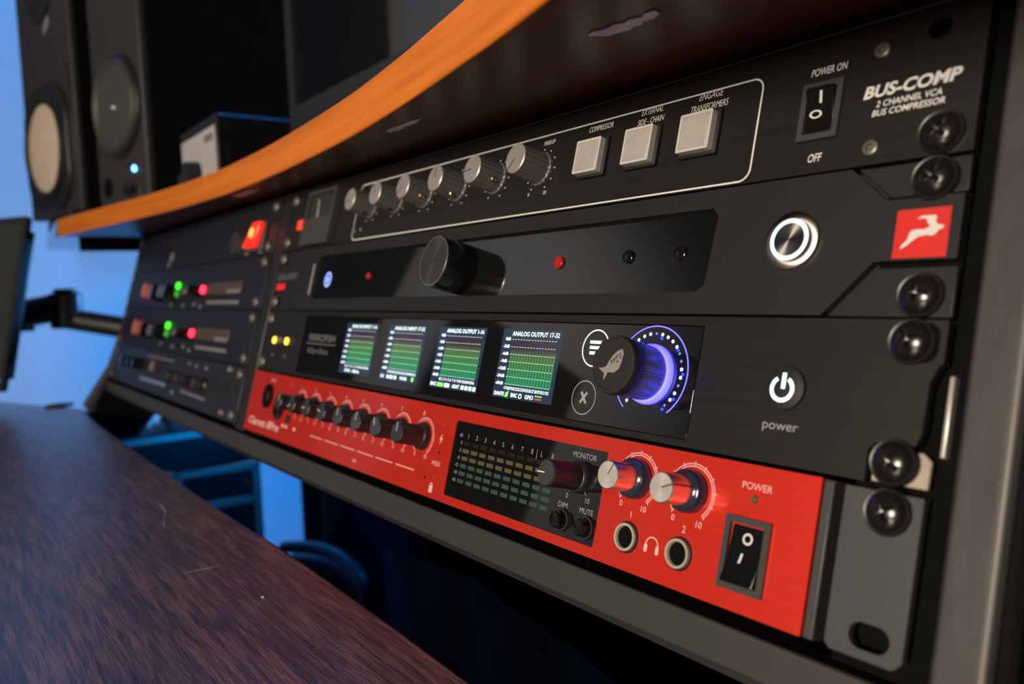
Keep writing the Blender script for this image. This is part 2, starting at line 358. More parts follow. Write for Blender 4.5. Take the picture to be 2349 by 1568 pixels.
def outline(mb, P, wd, y=-0.08, closed=True):
    """a printed line of width wd along points P"""
    n = len(P); vs = []; fs = []
    for i in range(n):
        a = P[i - 1] if (closed or i) else P[i]; b = P[(i + 1) % n] if (closed or i < n - 1) else P[i]
        dx, dz = b[0] - a[0], b[1] - a[1]; l = math.hypot(dx, dz) or 1
        nx, nz = -dz / l * wd / 2, dx / l * wd / 2
        vs += [(P[i][0] + nx, y, P[i][1] + nz), (P[i][0] - nx, y, P[i][1] - nz)]
    for i in range(n if closed else n - 1):
        j = (i + 1) % n; fs.append((2 * i, 2 * i + 1, 2 * j + 1, 2 * j))
    return mb.add(vs, fs)
def arc(cx, cz, r, a0, a1, n=32): return [(cx + r * math.cos(math.radians(a0 + (a1 - a0) * i / n)), cz + r * math.sin(math.radians(a0 + (a1 - a0) * i / n))) for i in range(n + 1)]
def flat(mb, poly, y=-0.08): return mb.add([(x, y, z) for x, z in poly], [tuple(range(len(poly)))])

# rack screw: pan head with a cross recess in a black cup washer (shared mesh data)
def screw_meshes():
    a = MB().lathe([(6.2, 0), (6.2, -0.9), (5.9, -1.5), (5.4, -1.3), (5.2, -0.9)], 0, 0, 40)
    d = MB(); n = 64; rings = 16; vs = []; fs = []
    for j in range(rings + 1):
        r = 5.2 * j / rings
        for i in range(n):
            t = 2 * math.pi * i / n; x, z = r * math.cos(t), r * math.sin(t)
            y = -1.0 - 3.0 * math.sqrt(max(0, 1 - (r / 5.35) ** 2))
            u, v = x * math.cos(0.5) - z * math.sin(0.5), x * math.sin(0.5) + z * math.cos(0.5)
            if r < 3.0 and (abs(u) < 0.55 or abs(v) < 0.55): y += 1.5 * (1 - r / 4.2)
            vs.append((x, y, z))
    for j in range(rings):
        for i in range(n): fs.append((j * n + i, j * n + (i + 1) % n, (j + 1) * n + (i + 1) % n, (j + 1) * n + i))
    d.add(vs, fs)
    ma = a.mesh('washer'); ma.materials.append(M['washer_black'])
    md = d.mesh('screw_head', smooth=30); md.materials.append(M['screw_black'])
    ml = MB().lathe([(4.0, 0), (4.0, -1.2), (3.0, -2.2), (1.2, -2.6), (0.8, -2.0), (0, -2.0)], 0, 0, 20).mesh('screw_head'); ml.materials.append(M['dull_screw'])
    return ma, md, ml
WASHER, HEAD, FARHEAD = screw_meshes()
def rack_screw(parent, x, z, rot=0.0, y=0.0, far=False):
    o = link(bpy.data.objects.new('rack_screw', FARHEAD if far else HEAD), parent)
    o.location = (x * S, y * S, z * S); o.rotation_euler = (0, rot, 0)
    if not far:
        c = link(bpy.data.objects.new('washer', WASHER), o)
    return o
def small_screw(parent, x, z, r=2.3):
    mb = MB().lathe([(r, 0), (r, -0.9), (r * 0.8, -1.2), (r * 0.5, -1.2), (r * 0.45, -0.3), (0, -0.3)], x, z, 24)
    return part('panel_screw', mb, 'dull_screw', parent)
def chassis(parent, x0=22, x1=460, h=42.0, depth=210):
    part('chassis', MB().box(x0, x1, 3.2, depth, -1.2 - h, -1.2), 'dark_board', parent)

# ================================================================== THE ROOM
def struct(name, mb, m, origin=(0, 0, 0)):
    o = part(name, mb, m, None, off=origin, smooth=0); o.location = (origin[0] * S, origin[1] * S, (origin[2] + OZ) * S)
    o['kind'] = 'structure'; return o
XL, XR, YF, YB, ZF, ZC = -1700, 2300, -2500, 1500, -947, 1650
struct('floor', MB().box(XL - 100, XR + 100, YF - 100, YB + 100, ZF - 100, ZF), 'floor_carpet')
struct('ceiling', MB().box(XL - 100, XR + 100, YF - 100, YB + 100, ZC, ZC + 100), 'ceiling_paint')
struct('wall_left', MB().box(XL - 100, XL, YF - 100, YB + 100, ZF, ZC), 'paint_wall')
struct('wall_right', MB().box(XR, XR + 100, YF - 100, YB + 100, ZF, ZC), 'dark_paint')
struct('wall_back', MB().box(XL, XR, YB, YB + 100, ZF, ZC), 'paint_wall')
struct('wall_front', MB().box(XL, XR, YF - 100, YF, ZF, ZC), 'dark_paint')
struct('baseboard_left', MB().box(XL, XL + 15, YF, YB, ZF, ZF + 80), 'dark_board')

def dark_wall_panel(label, y0, y1, z0, z1, m='panel_fabric', x0=XL, th=60):
    t = thing('dark_wall_panel', label, 'panel', (x0, (y0 + y1) / 2, z0))
    off = lambda mb: mb
    part('fabric_face', MB().box(8, th, -(y1 - y0) / 2 + 4, (y1 - y0) / 2 - 4, 4, z1 - z0 - 4), m, t, bevel=8)
    part('panel_frame', MB().box(0, 30, -(y1 - y0) / 2, (y1 - y0) / 2, 0, z1 - z0), 'dark_board', t)
    return t
dark_wall_panel('large dark navy acoustic panel on the wall behind the blue-lit speaker', 100, 1400, 60, 640)
dark_wall_panel('unseen dark panel on the left wall, added for its dark reflection', -880, -280, -200, 900)  # unseen; added so the glossy windows mirror a dark area
a = dark_wall_panel('unseen tall dark panel farther along the left wall, added for its reflection', -1730, -1130, -300, 560)  # another unseen panel, added to darken part of the mirrored wall

# ================================================================== RACK FRAME
fr = thing('rack_frame', 'black two-bay equipment rack frame leaning back between grey-edged side boards', 'rack', (0, 0, -947))
FO = (0, 0, -947)
def W(y, z): return rack_to_world(y, z)
def leg_poly(front):
    return front
lp = [(4, 4.6), W(3, -20), W(3, -110), W(-2, -163), (-79, -203), (-75, -206.5), (-73, -258), (-20, -250), (10, -213), (300, -213), (300, 4.6)]
part('side_board', MB().prism(lp, -530, -510, 'X'), 'board_grey', fr, bevel=1.2, off=FO)
part('inner_lining', MB().prism([(8, 2), W(8, -110), W(3, -163), (-68, -204), (-68, -250), (-24, -246), (6, -213), (296, -213), (296, 2)], -510, -507.5, 'X'), 'deep_black', fr, off=FO)
rp = [W(-1, 6), W(-1, -215), W(30, -215), (300, -260), (300, 5)]
rp = [(-1 * 0.96, 4.6), W(-1, -240), (-40, -290), (300, -290), (300, 4.6)]
part('side_board', MB().prism(rp, 488.6, 500.2, 'X'), 'board_grey', fr, bevel=1.4, off=FO)
part('edge_strip', MB().prism([W(-2.2, 2), W(-2.2, -240), W(3, -240), W(3, 2)], 498.9, 501.0, 'X'), 'edge_steel', fr, bevel=0.8, off=FO)
part('outer_black_sheet', MB().prism([(6, 3), (-44, -215), (-60, -280), (296, -280), (296, 3)], 500.3, 501.6, 'X'), 'deep_black', fr, off=FO)  # thin black sheet over the board's outer face
# divider, rails (written in rack coordinates then turned)
rk = bpy.data.objects.new('rail_set', None); C.objects.link(rk); rk.parent = fr
rk.rotation_euler = (-TILT, 0, 0); rk.location = (0, 0, 947 * S)
part('divider', MB().box(-22.0, -4.0, 0.6, 240, -180, -1), 'satin_black', rk, bevel=0.6)
for x0, x1 in ((-3.8, 20), (461, 488.6), (-43, -23.5), (-510, -488)):
    part('mounting_rail', MB().box(x0, x1, 5.6, 8, -181, -1), 'deep_black', rk)
part('rail_flange', MB().box(482.6, 484.0, 3.2, 9, -124, -103), 'bright_steel', rk, bevel=0.4)
part('bottom_rail', MB().box(-510, 488.6, -1.5, 26, -193.2, -181.6), 'rail_grey', rk, bevel=0.9)
part('bottom_lip', MB().box(-510, 488.6, 6, 30, -197.0, -193.2), 'dark_board', rk)
part('top_highlight_strip', MB().box(-510, 488.6, -0.7, 5, 0.1, 0.8), 'rail_grey', rk, bevel=0.2)  # strip added to stand for the lit upper edge of the top faceplate
part('base_panel', MB().box(-510, 488.6, 26, 300, -190, -184), 'dark_board', rk)
part('top_panel', MB().box(-510, 488.6, 6, 280, -1.0, 0.6), 'dark_board', rk)
part('back_panel', MB().prism([(240, 4), (248, 4), (248, -215), (240, -215)], -510, 488.6, 'X'), 'deep_black', fr, off=FO)
part('dark_backdrop', MB().box(-672, 520, 252, 268, -947, -214), 'panel_fabric', fr, off=FO)  # backdrop added to keep the space under the rack dark
for x in (-530, 476): part('rear_leg', MB().box(x, x + 24, 224, 251, -947, -200), 'dark_board', fr, bevel=1, off=FO)

# ================================================================== SHELF ABOVE THE RACK
sh = thing('desk_shelf', 'orange-brown wooden shelf with a curved front edge above the rack', 'shelf', (0, 0, 5))
SO = (0, 0, 5)
def smooth_line(P, k=6):
    out = []
    for i in range(len(P) - 1):
        p0 = P[max(i - 1, 0)]; p1 = P[i]; p2 = P[i + 1]; p3 = P[min(i + 2, len(P) - 1)]
        for j in range(k):
            t = j / k
            out.append(tuple(0.5 * ((2 * b) + (-a + c) * t + (2 * a - 5 * b + 4 * c - d) * t * t + (-a + 3 * b - 3 * c + d) * t ** 3) for a, b, c, d in zip(p0, p1, p2, p3)))
    return out + [P[-1]]
FE = smooth_line([(-530, -90), (-440, -78), (-345, -64), (-204, -45), (-81, -36), (0, -36), (71, -39), (187, -49), (265, -60), (320, -70), (375, -81), (430, -95), (520, -122), (650, -160), (900, -215), (1100, -240)])
part('shelf_top', MB().prism([(x, y + 1.8) for x, y in FE] + [(1100, 420), (-530, 420)], 5.2, 25.4, 'Z'), 'slab_shade_brown', sh, smooth=30, off=SO)
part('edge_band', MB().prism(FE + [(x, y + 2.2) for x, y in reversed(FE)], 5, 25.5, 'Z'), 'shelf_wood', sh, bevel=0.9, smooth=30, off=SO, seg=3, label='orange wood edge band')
part('end_cap', MB().prism([(-530, -90), (-530, 420), (-830, 420), (-830, -68), (-600, -86), (-560, -90)], 6, 25, 'Z'), 'smoky_glass', sh, bevel=1, off=SO, label='dark end piece of the shelf')
part('cross_bar', MB().box(-612, -596, -56, 330, -8.5, 6), 'deep_black', sh, bevel=0.8, off=SO)
TG = 'pieces of torn tape under the shelf'
def tape(P, label, q=0.35):
    cx = sum(p[0] for p in P) / len(P); cy = sum(p[1] for p in P) / len(P)
    return single('tape_piece', MB().prism(P, 4.6, 5.0, 'Z'), 'tape', (cx, cy, 4.6), label, 'tape', TG, smooth=0)
tape([(387, -57), (390, -51), (396, -50.5), (398, -49.6), (401, -50.8), (404, -50.0), (405.5, -52), (409, -50.8), (413, -52.5), (414, -55.4), (410, -56), (408, -54.4), (404, -56.2), (401, -55.2), (398, -57), (394, -56.2), (390, -58)],
     'largest ragged piece of pale tape under the shelf, at the right')
tape([(224.5, -42.4), (221.5, -38.4), (229, -37.6), (238, -38.5), (247, -38.6), (255.5, -41.0), (248, -42.6), (238, -42), (230, -42.8)],
     'small pale strip of tape under the middle of the shelf')
tape([(-60, -28), (-62, -20), (-40, -19), (-18, -21), (-20, -28), (-40, -27)], 'tiny faint tape remnant under the far left of the shelf')

# ================================================================== TABLE
tb = thing('desk_table', 'dark brown wood-grain desk table in front of the rack', 'table', (0, -400, -947))
TO = (0, -400, -947)
TE = smooth_line([(-513, -79), (-400, -85), (-203, -88), (-60, -89), (63, -90), (170, -88), (260, -88.5), (356, -91), (460, -96), (620, -106), (900, -112)])
part('tabletop', MB().prism(TE + [(900, -900), (-1000, -900), (-1000, -270), (-830, -200), (-706, -153), (-600, -110), (-540, -86)], -231, -207, 'Z'), 'table_wood', tb, bevel=2.5, smooth=30, off=TO, seg=3)
part('cable_cap', MB().add([], []).lathe([(0, 0)], 0, 0, 4) if False else MB().prism(circ(-573, -98, 17, 28), -207, -204.5, 'Z'), 'rubber_black', tb, bevel=1, off=TO)
for x, y in ((-960, -300), (850, -160), (-960, -860), (850, -860)):
    part('table_leg', MB().box(x - 25, x + 25, y - 25, y + 25, -947, -231), 'dark_board', tb, bevel=2, off=TO)
def on_table(P, zz=-206.8): return [(x, y, zz) for x, y in P]
hair = smooth_line([(194, -170), (191, -166), (186, -159), (184, -153), (179, -143), (177, -136), (178, -129), (178, -122)], 4)
single('hair_strand', MB().tube(on_table(hair), 0.08, 5), 'fibre', (184, -150, -207), 'long fine pale hair lying across the table grain', 'hair')
h2 = smooth_line([(32, -117), (52, -118), (66, -121.5), (74, -124), (82, -126), (88, -127)], 4)
single('hair_strand', MB().tube(on_table(h2), 0.11, 5), 'fibre', (60, -120, -207), 'short curled pale fibre on the table nearer its far end', 'hair')
single('dust_speck', MB().prism([(232.4, -120.2), (233.5, -120.9), (233.9, -119.8), (233.0, -119.5)], -207, -206.6, 'Z'), 'print_white', (233, -120, -207), 'tiny white paint chip on the brown tabletop', 'speck')

# ================================================================== SPEAKERS
def speaker_base(name, label, loc, rz, wd, ht, dp, m='speaker_vinyl'):
    t = thing(name, label, 'speaker', loc, (0, 0, rz))
    part('cabinet', MB().box(-wd, 0, 4, dp, 0, ht), 'cabinet_side_shade', t, bevel=4)
    part('front_baffle', MB().box(-wd, 0, 0, 12, 0, ht), m, t, bevel=3)
    return t
s2 = speaker_base('studio_speaker', 'black studio monitor speaker with a lit blue dot and dark cone', (-430, -5, 25.5), math.radians(12), 140, 330, 210)
cx, cz = -68, 136
part('woofer_ring', MB().lathe([(63, 0), (63, -3), (60, -5), (57, -4), (55, 2)], cx, cz, 56, caps=False), 'satin_black', s2)
wf = part('woofer_cone', MB().lathe([(57, -1), (54, -5), (50, -3), (47, 1), (30, 6), (15, 9.5), (13, 9)], cx, cz, 56), 'cone_dark', s2)
wf.location = (0, -4 * S, 0)
part('dust_cap', MB().lathe([(13, 9), (11, 5), (7, 3), (0, 2)], cx, cz, 32), 'cone_dark', wf)
part('phase_tip', MB().lathe([(6, 3), (5.2, -1), (3.0, -3.5), (0, -4.2)], cx, cz - 2, 20), 'aluminium', wf)
part('status_light', MB().lathe([(3.4, 0), (3.2, -1.5), (0, -2.2)], -34, 57, 20), 'led_blue_point', s2)
part('bass_port', MB().prism([(x, z) for x, z in circ(-112, 42, 13, 28)], -0.6, 1, 'Y'), 'deep_black', s2)
part('control_panel', MB().box(-62, -20, -2, 0, 12, 44), 'bezel_grey', s2, bevel=1)
for kx in (-52, -38): part('trim_knob', MB().lathe([(5, -2), (5, -7), (0, -7.4)], kx, 33, 20), 'rubber_black', s2)
part('name_plate', MB().box(-62, -22, -3, -2, 14, 19), 'print_dim', s2)
s1 = speaker_base('studio_speaker', 'black studio monitor speaker with a pale cream cone at the shelf end', (-650, -43, 50), math.radians(11.3), 200, 390, 190)
cx, cz = -106, 97
part('woofer_frame', MB().prism(rr(cx - 84, cx + 84, cz - 90, cz + 90, 55, 10), -5, 0, 'Y'), 'satin_black', s1, bevel=2)
part('surround', MB().lathe([(78, -5), (76, -9), (70, -11), (65, -8), (61, -6)], cx, cz, 56), 'rubber_black', s1)
part('woofer_cone', MB().lathe([(62, -7), (58, -8), (36, -12), (18, -14), (0, -14.5)], cx, cz, 56), 'cone_white', s1)
part('tweeter_plate', MB().prism(circ(-100, 320, 46, 40), -3, 0, 'Y'), 'satin_black', s1, bevel=1)
part('badge', MB().prism([(-84, 253), (-66, 264), (-66, 277), (-84, 264)], -3, 0, 'Y'), 'print_grey', s1, bevel=1)
part('side_trim', MB().box(-14, -8, -2, 0, 30, 200), 'bezel_grey', s1, bevel=1)
single('isolation_pad', MB().box(-868, -634, -60, 190, 25.2, 50), 'rubber_black', (-750, 40, 25.2), 'black foam pad under the cream-coned speaker', 'pad', bevel=3)

# ================================================================== BOX AND MONITOR ON THE SHELF
bx = thing('headphone_amplifier', 'small black box with a pale front panel standing on the shelf', 'amplifier', (-187, 2, 25.5))
part('enclosure', MB().box(-121, 0, 3, 150, 0, 70), 'cabinet_side_shade', bx, bevel=1.0)
part('front_frame', MB().box(-122, 0.6, 0, 4, 0, 71), 'satin_black', bx, bevel=0.8)
part('top_edge_sheen', MB().box(-6, 0.8, 4, 110, 69.0, 71.6), mat('blue_sheen', (0.01, 0.10, 0.42), 0.3), bx, bevel=0.5)  # blue light along the box's top edge, painted as a thin strip
part('front_panel', MB().box(-117, -2, -1, 0, 2, 61), 'white_panel', bx, bevel=0.5)
part('dial', MB().lathe([(13, -1), (12, -14), (0, -14.5)], -62, 22, 28, 12, 0.05), 'rubber_black', bx)
part('dial', MB().lathe([(9, -1), (8, -10), (0, -10.5)], -98, 18, 24), 'rubber_black', bx)
part('label_strip', MB().box(-34, -8, -1.3, -1, 48, 55), 'print_dim', bx)
mo = thing('computer_monitor', 'large dark monitor with grey bezel standing on the shelf', 'monitor', (300, 62, 25.5))
part('housing', MB().box(-445, 260, 2, 40, 48, 560), 'monitor_plastic', mo, bevel=2)
plate_mb = plate(MB(), [[(-448, 44), (263, 44), (263, 563), (-448, 563)], [(-432, 72), (250, 72), (250, 550), (-432, 550)]], -3, 3)
part('bezel', plate_mb, 'bezel_grey', mo, bevel=0.8, smooth=20)
part('glass', MB().box(-432, 250, 0.5, 2, 72, 550), 'window_black', mo)
part('stand', MB().box(-130, -50, 30, 60, 0, 300), 'monitor_plastic', mo, bevel=2)
part('foot', MB().box(-220, 40, 0, 150, 0, 8), 'monitor_plastic', mo, bevel=2)

# tilted monitor at the left, with its arm
yaw = math.radians(-33); pitch = math.radians(-14)
rot = (Matrix.Rotation(yaw + 0, 4, 'Z') @ Matrix.Rotation(pitch, 4, 'X'))
# face normal must look towards (+x, -y)
rot = Matrix.Rotation(math.radians(33), 4, 'Z') @ Matrix.Rotation(math.radians(-14), 4, 'X')
tm = thing('computer_monitor', 'tilted grey monitor on a black arm at the far left of the table', 'monitor', (-611, -155.0, -181), rot.to_euler())
part('housing', MB().box(-500, -14, 6, 26, 14, 214), 'monitor_plastic', tm, bevel=3)
part('bezel', plate(MB(), [rr(-522, 0, -4, 228, 5), [(-514, 8), (-8, 8), (-8, 220), (-514, 220)]], 0, 7), 'bezel_grey', tm, bevel=0.8, smooth=20)
part('screen_panel', MB().box(-514, -8, 1.5, 4, 12, 220), 'screen_matte', tm)
ar = thing('articulated_stand', 'black jointed monitor arm behind the tilted monitor', 'stand', (-700, -67, -110))
AO = (-700, -67, -110)
part('joint', MB().prism(circ(-697, -66, 21, 28), -112, -62, 'Z'), 'satin_black', ar, bevel=3, off=AO)
part('joint_cap', MB().prism(circ(-697, -66, 15, 28), -62, -56, 'Z'), 'satin_black', ar, bevel=2, off=AO)
part('rear_bar', MB().prism([(-706, -86), (-706, -112), (-560, -147), (-560, -116)], 0, 1, 'Y') if False else MB().tube([(-700, -67, -98), (-646, 0, -115), (-572, 88, -132)], 15, 14), 'satin_black', ar, off=AO)
part('front_bar', MB().tube([(-700, -67, -80), (-725, -95, -86), (-770, -128, -92)], 20, 14), 'satin_black', ar, off=AO)
part('mount_plate', MB().box(-790, -750, -140, -100, -115, -70), 'satin_black', ar, bevel=2, off=AO)
part('clamp', MB().box(-590, -530.5, 80, 130, -160, -100), 'satin_black', ar, bevel=2, off=AO)

# ================================================================== UNDER THE DESK
def flight_case(name, label, x1, y0, y1, z0, z1, rz, depth=380):
    t = thing(name, label, 'case', (x1, y1, z0), (0, 0, rz)); h = z1 - z0; L_ = y1 - y0
    part('shell', MB().box(-depth, -3, -L_ + 3, -3, 0, h - 3), 'case_laminate', t, bevel=1)
    e = 12
    for a_, b_ in ((-L_, -L_ + e), (-e, 0)): part('corner_edge', MB().box(-e, 0, a_, b_, 0, h), 'bright_steel', t, bevel=2)
    part('top_edge', MB().box(-e, 0, -L_, 0, h - e, h + 0.5), 'bright_steel', t, bevel=2)
    part('top_edge', MB().box(-depth, 0, -e, 0.4, h - e, h + 0.4), 'bright_steel', t, bevel=2)
    return t, h, L_
fc, h, L_ = flight_case('flight_case', 'black flight case with aluminium edges on the floor under the rack', -600, 40, 163, -947, -325, math.radians(-4))
part('valance', MB().box(-6, 1, -L_ + 14, -14, h - 62, h - 50), 'bright_steel', fc, bevel=1)
part('rivet', MB().lathe([(5, 0), (4, -2), (0, -3)], 0, 0, 16).mesh('rivet'), 'bright_steel', fc).location = (0.5 * S, -22 * S, (h - 28) * S)
fc2, h2_, L2_ = flight_case('flight_case', 'upper black case stacked on the aluminium-edged flight case', -622, -40, 190, -324.5, -270, math.radians(0), 340)
single('crumpled_cloth', MB().add(*(lambda n, m_: ([(-700 + 190 * (i / n - 0.5) + 8 * math.sin(j * 1.7), 56 + 190 * (j / m_ - 0.5), -243 + 10 * math.sin(i * 1.1 + j * 0.9) + 7 * math.sin(j * 2.1 - i * 0.4) + 5 * math.cos(i * 2.3)) for i in range(n + 1) for j in range(m_ + 1)],
       [(i * (m_ + 1) + j, i * (m_ + 1) + j + 1, (i + 1) * (m_ + 1) + j + 1, (i + 1) * (m_ + 1) + j) for i in range(n) for j in range(m_)]))(18, 18)), 'pale_cloth', (-700, 66, -270), 'crumpled pale cloth lying on top of the upper black case', 'cloth', smooth=180)
CG = 'thick dark cables looped under the desk'
cab = [([(-560, 178, -453), (-452, 178, -427), (-366, 178, -417), (-304, 178, -426), (-288, 178, -446), (-310, 178, -484), (-340, 178, -560), (-360, 178, -720), (-360, 178, -935)], 9, 'topmost thick dark cable arching behind the table edge'),
       ([(-590, 205, -486), (-479, 205, -462), (-401, 205, -460), (-360, 205, -476), (-370, 205, -510), (-420, 205, -600), (-470, 205, -935)], 10, 'second thick cable nested just under the topmost loop'),
       ([(-560, 150, -540), (-510, 150, -484), (-440, 150, -466), (-400, 150, -480), (-390, 150, -520), (-420, 150, -620), (-430, 150, -935)], 11, 'lowest short cable loop beside the flight case')]
for P, r, lb in cab:
    single('cable', MB().tube(smooth_line(P, 8), r, 12), 'cable_black', (P[-1][0], P[-1][1], -947), lb, 'cable', CG, smooth=60)
n, m_ = 60, 26; vs = []
for i in range(n + 1):
    for j in range(m_ + 1):
        u, v = i / n, j / m_
        x = -290 + 560 * u; z = -395 - 545 * v + 18 * math.sin(u * 5)
        y = 205 - 26 * v + 11 * math.sin(u * 23 + v * 2.2) * (0.3 + v) + 7 * math.sin(u * 41 - v * 3 + 1) * v
        vs.append((x + 14 * math.sin(v * 3 + u * 9), y, z))
single('draped_jacket', MB().add(vs, [(i * (m_ + 1) + j, i * (m_ + 1) + j + 1, (i + 1) * (m_ + 1) + j + 1, (i + 1) * (m_ + 1) + j) for i in range(n) for j in range(m_)]), 'navy_cloth', (0, 200, -947), 'dark navy folded fabric hanging in the shadow under the rack', 'cloth', smooth=180)

# ================================================================== RIGHT BAY, UNIT 1: BUS COMPRESSOR
u = rack_thing('bus_compressor', 'black compressor unit with silver-capped knobs and three square white buttons', 'audio unit', 0)
fp = plate(MB(), [[(0, -44.2), (482.3, -44.2), (482.3, -0.3), (0, -0.3)], circ(469.5, -7, 3.2, 20)], 0, 3.2)
part('faceplate', fp, 'brushed_black', u, bevel=0.35, smooth=20)
chassis(u)
b = MB(); outline(b, rr(115.6, 413.3, -43.4, -7.6, 4.2, 7), 0.65)
text(b, 'MAKE-UP', 302.6, -12.2, 2.1, 7.6, shear=0.25)
text(b, 'COMPRESSOR', 335.4, -11.6, 2.5, 14.2, shear=0.2)
text(b, 'EXTERNAL', 363.5, -10.2, 2.5, 11.0, shear=0.2); text(b, 'SIDE - CHAIN', 363.3, -14.0, 2.5, 13.6, shear=0.2)
text(b, 'ENGAGE', 391.5, -10.2, 2.6, 10.6, shear=0.2); text(b, 'TRANSFORMERS', 391.3, -14.3, 2.6, 16.6, shear=0.2)
text(b, 'POWER ON', 437.0, -12.2, 2.5, 12.0, shear=0.12, bold=0.01); text(b, 'OFF', 436.6, -40.6, 2.7, 4.6, shear=0.12, bold=0.01)
text(b, '0', 294.0, -35.2, 1.6); text(b, '20', 305.4, -35.4, 1.6)
text(b, 'MIX', 281, -12.4, 1.9, 5, shear=0.2)
for k in range(5): text(b, '2', 136.0 + k * 0, -34.6, 0.01) if False else None
text(b, '2', 118.6, -38.4, 2.0); text(b, '8', 126.4, -38.0, 2.0)
part('lettering', b, 'print_white', u, smooth=0)
b = MB(); text(b, 'BUS-COMP', 463.4, -23.6, 3.7, 27.4, shear=0.18, bold=0.035); part('lettering', b, 'print_white', u, smooth=0, label='large white model lettering')
b = MB(); text(b, '2 CHANNEL VCA', 463.2, -26.9, 1.9, 18.4, shear=0.18, bold=0.015); text(b, 'BUS COMPRESSOR', 463.3, -29.6, 1.9, 20.4, shear=0.18, bold=0.015)
part('lettering', b, 'print_white', u, smooth=0)
KX = [136, 168.5, 200.5, 233.5, 266.5, 300]
b = MB()
for i, x in enumerate(KX):
    for k in range(11):
        a_ = math.radians(240 - 30 * k)
        b.add([(x + 9.3 * math.cos(a_) + 0.38 * math.cos(t), -0.08, -23.8 + 9.6 * math.sin(a_) + 0.38 * math.sin(t)) for t in [q * math.pi / 4 for q in range(8)]], [tuple(range(8))])
part('scale_dots', b, 'print_white', u, smooth=0)
for i, x in enumerate(KX):
    kz = -23.4
    k = part('knob', MB().lathe([(7.9, 0), (7.9, -1.2), (7.3, -1.6), (6.9, -14.6)], x, kz, 72, 18, 0.05), 'knob_black', u, smooth=30)
    part('knob_cap', MB().lathe([(6.7, -14.6), (6.7, -14.9), (6.3, -15.2), (0, -15.2)], x, kz, 48), 'cap_silver', k)
    a_ = math.radians([200, 120, 215, 95, 185, 232][i]); c_, s_ = math.cos(a_), math.sin(a_)
    part('pointer', flat(MB(), [(x + s_ * 0.25, kz - c_ * 0.25), (x + 6.3 * c_ + s_ * 0.25, kz + 6.3 * s_ - c_ * 0.25), (x + 6.3 * c_ - s_ * 0.25, kz + 6.3 * s_ + c_ * 0.25), (x - s_ * 0.25, kz + c_ * 0.25)], -15.26), 'rubber_black', k, smooth=0)
    part('set_screw', MB().lathe([(1.5, 0), (1.2, -0.6), (0.7, -0.2), (0, -0.1)], 0, 0, 14).mesh('set_screw'), 'brass' if i in (2, 3, 4) else 'rubber_black', k)
    q = k.children[-1]; aa = math.radians([300, 290, 330, 300, 335, 250][i])
    q.location = ((x + 6.85 * math.cos(aa)) * S, -6 * S, (kz + 6.85 * math.sin(aa)) * S); q.rotation_euler = (0, 0, 0)
    q.rotation_euler = Vector((math.cos(aa), 0, math.sin(aa))).to_track_quat('-Y', 'Z').to_euler()
for i, (x, z) in enumerate(((334.3, -23.8), (362.2, -23.9), (390.0, -23.8))):
    bt = part('push_button', MB().box(x - 8.5, x + 8.5, -1.8, 0, z - 8.3, z + 8.3), 'rubber_black', u, bevel=0.8)
    part('button_rim', plate(MB(), [rr(x - 7.2, x + 7.2, z - 7.1, z + 7.1, 0.6, 3), rr(x - 6.2, x + 6.2, z - 6.1, z + 6.1, 0.4, 3)], -4.4, -1.6), 'lens_clear', bt, bevel=0.4, smooth=20)
    part('lens', MB().box(x - 6.3, x + 6.3, -4.6, -1.6, z - 6.2, z + 6.2), 'lens_grey', bt, bevel=0.5)
def rocker(u, x0, x1, z0, z1, m_frame, on_top, marks):
    f = part('power_switch', plate(MB(), [[(x0, z0), (x1, z0), (x1, z1), (x0, z1)], [(x0 + 1.9, z0 + 2.0), (x1 - 1.9, z0 + 2.0), (x1 - 1.9, z1 - 2.0), (x0 + 1.9, z1 - 2.0)]], -1.6, 0.4), m_frame, u, bevel=0.4, smooth=20)
    xa, xb, za, zb = x0 + 2.1, x1 - 2.1, z0 + 2.2, z1 - 2.2; zm = (za + zb) / 2
    ya, ym, yb = (-0.2, -0.9, -3.4) if on_top else (-3.4, -0.9, -0.2)   # depth at bottom, middle, top
    zk = za + (zb - za) * (0.36 if on_top else 0.40)
    part('rocker', MB().prism([(3.0, za), (ya, za), (ym, zk), (yb, zb), (3.0, zb)], xa, xb, 'X'), 'rocker_black', f, bevel=0.35)
    part('switch_mark', marks(lambda z: (ya + (ym - ya) * (z - za) / (zk - za) if z < zk else ym + (yb - ym) * (z - zk) / (zb - zk)) - 0.07), 'print_white', f, smooth=0)
    return f
def bus_marks(yf):
    b = MB()
    P = [(436.9, -19.0), (437.7, -19.0), (437.5, -22.6), (436.7, -22.6)]
    b.add([(x, yf(z), z) for x, z in P], [(0, 1, 2, 3)])
    o_ = [(435.4 + r * 2.1 * math.cos(t), 0, -25.6 + r * 1.2 * math.sin(t)) for r in (1, 0.66) for t in [2 * math.pi * k / 24 for k in range(24)]]
    b.add([(x, yf(z), z) for x, _, z in o_], [(k, (k + 1) % 24, 24 + (k + 1) % 24, 24 + k) for k in range(24)])
    return b
rocker(u, 429.9, 443.4, -33.9, -15.3, 'frame_grey', True, bus_marks)
small_screw(u, 453.8, -9.6); small_screw(u, 454.4, -39.3)
for x, z, r in ((473.85, -38.1, 0.3),): rack_screw(u, x, z, r)
rack_screw(u, 8.75, -6.35, 0, far=True); rack_screw(u, 8.75, -38.1, 0.4, far=True)
vu = part('vu_meter', plate(MB(), [rr(38, 85.5, -43, -4, 1), rr(41.5, 82, -24, -7, 0.8)], -3.5, 0), 'frame_grey', u, bevel=0.4, smooth=20)
part('meter_face', MB().box(41.5, 82, -1.2, -0.6, -24, -7), 'vu_face', vu)
